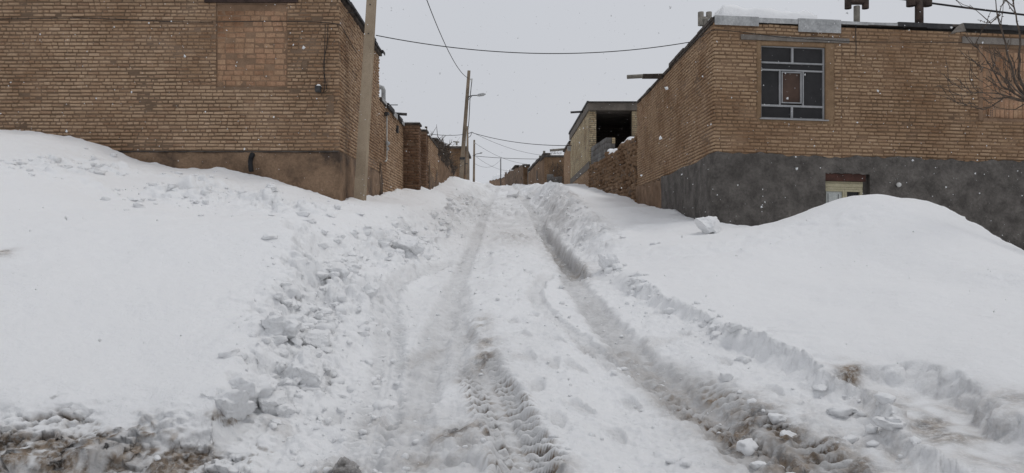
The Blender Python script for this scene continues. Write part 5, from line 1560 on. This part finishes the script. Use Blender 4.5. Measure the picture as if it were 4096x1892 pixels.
for px, py, Y, w, v, lab in big:
    p = at(px, py, Y)
    z = gz(p.x, Y)
    o = bpy.data.objects.new('snow_clod', cv[v].copy())
    COL.objects.link(o)
    if 'grey dirty' in lab:
        o.data.materials[0] = M['dirty_snow']
    o.location = (p.x, Y, z + w * (-.12 if 'capping' in lab else .18))
    o.rotation_euler = (RNG.uniform(-.3, .3), RNG.uniform(-.3, .3), RNG.uniform(0, 6))
    o.scale = (w, w * .9, w * .85)
    o['label'] = lab; o['category'] = 'snow clod'; o['group'] = 'snow clods broken from the banks'
# smaller crumbs
cs = [clod_mesh(40 + k, 3, .8, 6, 1.2) for k in range(6)] + [clod_mesh(60 + k, 2, .8, 5, 1.2, False) for k in range(6)]
cV = [np.array([tuple(v.co) for v in m.vertices]) for m in cs]
cQ = [np.array([tuple(p.vertices) for p in m.polygons]) for m in cs]
rc = np.random.RandomState(12)
cand = []
while len(cand) < 2300:
    y = 3.9 + rc.rand() ** 1.5 * 26
    t = rc.rand()
    if t < .52:
        x = edgeL(y) + rc.normal() * .22 + rc.rand() ** 1.5 * (.75 if y < 12 else .5)
    elif t < .66:
        x = edgeR(y) + rc.normal() * .12 - rc.rand() * .10 + (rc.normal() * .35 if y > 11 else 0)
    elif t < .80:
        x, y = rc.uniform(-7.4, -2.6), rc.normal() * .7 + 11.9
    else:
        x = rc.uniform(-1.6, 1.6)
    # crumbs lie in drifts
    if pn(np.array([x * 1.3]), np.array([y * 1.0]), 66)[0] + .25 < rc.rand() * .6 and t < .80:
        continue
    if x < -1.35 and y < 4.75 and rc.rand() < .85:
        continue
    cand.append((x, y))
cand = np.array(cand)
zc = ground(cand[:, 0], cand[:, 1])[0]
ex = []
while len(ex) < 150:
    y = 4.9 + rc.rand() ** 1.3 * 8
    x = edgeL(y) + .05 + rc.rand() ** 1.4 * .7 + rc.normal() * .08
    if pn(np.array([x * 1.1]), np.array([y * .9]), 67)[0] > -.1:
        ex.append((x, y))
ex = np.array(ex)
zx = ground(ex[:, 0], ex[:, 1])[0]
ncr = len(cand)
cand = np.concatenate([cand, ex]); zc = np.concatenate([zc, zx])
Vs, Qs, off = [], [], 0
for ci, ((x, y), z) in enumerate(zip(cand, zc)):
    s = (.09 + .13 * rc.rand() ** 2) if ci >= ncr else (.022 + .13 * rc.rand() ** 3.5) * (1 + .035 * max(0, y - 6)) * (.45 if abs(x) < 1.3 else 1)
    k = rc.randint(6) + (0 if s > .075 else 6)
    a = rc.rand() * 6.28
    R_ = np.array([[math.cos(a), -math.sin(a), 0], [math.sin(a), math.cos(a), 0], [0, 0, 1]])
    sq = np.array([rc.uniform(.7, 1.3), rc.uniform(.7, 1.2), rc.uniform(.6, 1.0)])
    Vs.append((cV[k] * s * sq) @ R_.T + [x, y, z + s * (-.14 if ci >= ncr else .08)]); Qs.append(cQ[k] + off); off += len(cV[k])
cr = npmesh('snow_crumbs', np.concatenate(Vs), np.concatenate(Qs), M['snow_clean'], True)
o = bpy.data.objects.new('snow_crumbs', cr); COL.objects.link(o); o['kind'] = 'stuff'
o['label'] = 'small crumbs of broken snow scattered along the banks and road'; o['category'] = 'snow'

# ================================================================== falling snow
rf = np.random.RandomState(3)
base = np.array([(1, 0, 0), (-1, 0, 0), (0, 1, 0), (0, -1, 0), (0, 0, 1), (0, 0, -1)], float)
ft = np.array([(0, 2, 4), (2, 1, 4), (1, 3, 4), (3, 0, 4), (2, 0, 5), (1, 2, 5), (3, 1, 5), (0, 3, 5)])
NF = 16000
Yf = 2.6 + 21 * rf.rand(NF) ** .75
Xf = rf.uniform(-.95, .95, NF) * (Yf + 1.0)
Zf = rf.uniform(-.45, .5, NF) * (Yf + .5)
keep = Zf > ground(Xf, Yf, False) + .05
Xf, Yf, Zf = Xf[keep], Yf[keep], Zf[keep]
n = len(Xf)
S = (.0034 + .0075 * rf.rand(n) ** 4)[:, None, None]
jit = rf.uniform(.25, 1.5, (n, 6, 1)) * np.array([1.0, .6, .8, .6, 1.0, .8])[None, :, None]
V = base[None] * jit * S
th = rf.rand(n) * 6.28
c, s = np.cos(th), np.sin(th)
V = np.stack([V[..., 0] * c[:, None] - V[..., 2] * s[:, None], V[..., 1], (V[..., 0] * s[:, None] + V[..., 2] * c[:, None])], -1)
V = V + np.stack([Xf, Yf, Zf], -1)[:, None]
Q = (np.arange(n)[:, None, None] * 6 + ft[None]).reshape(-1, 3)
fl = npmesh('falling_snow', V.reshape(-1, 3), Q, M['snow_clean'])
o = bpy.data.objects.new('falling_snow', fl); COL.objects.link(o); o['kind'] = 'stuff'
o['label'] = 'snowflakes falling through the air over the whole street'; o['category'] = 'snowflakes'
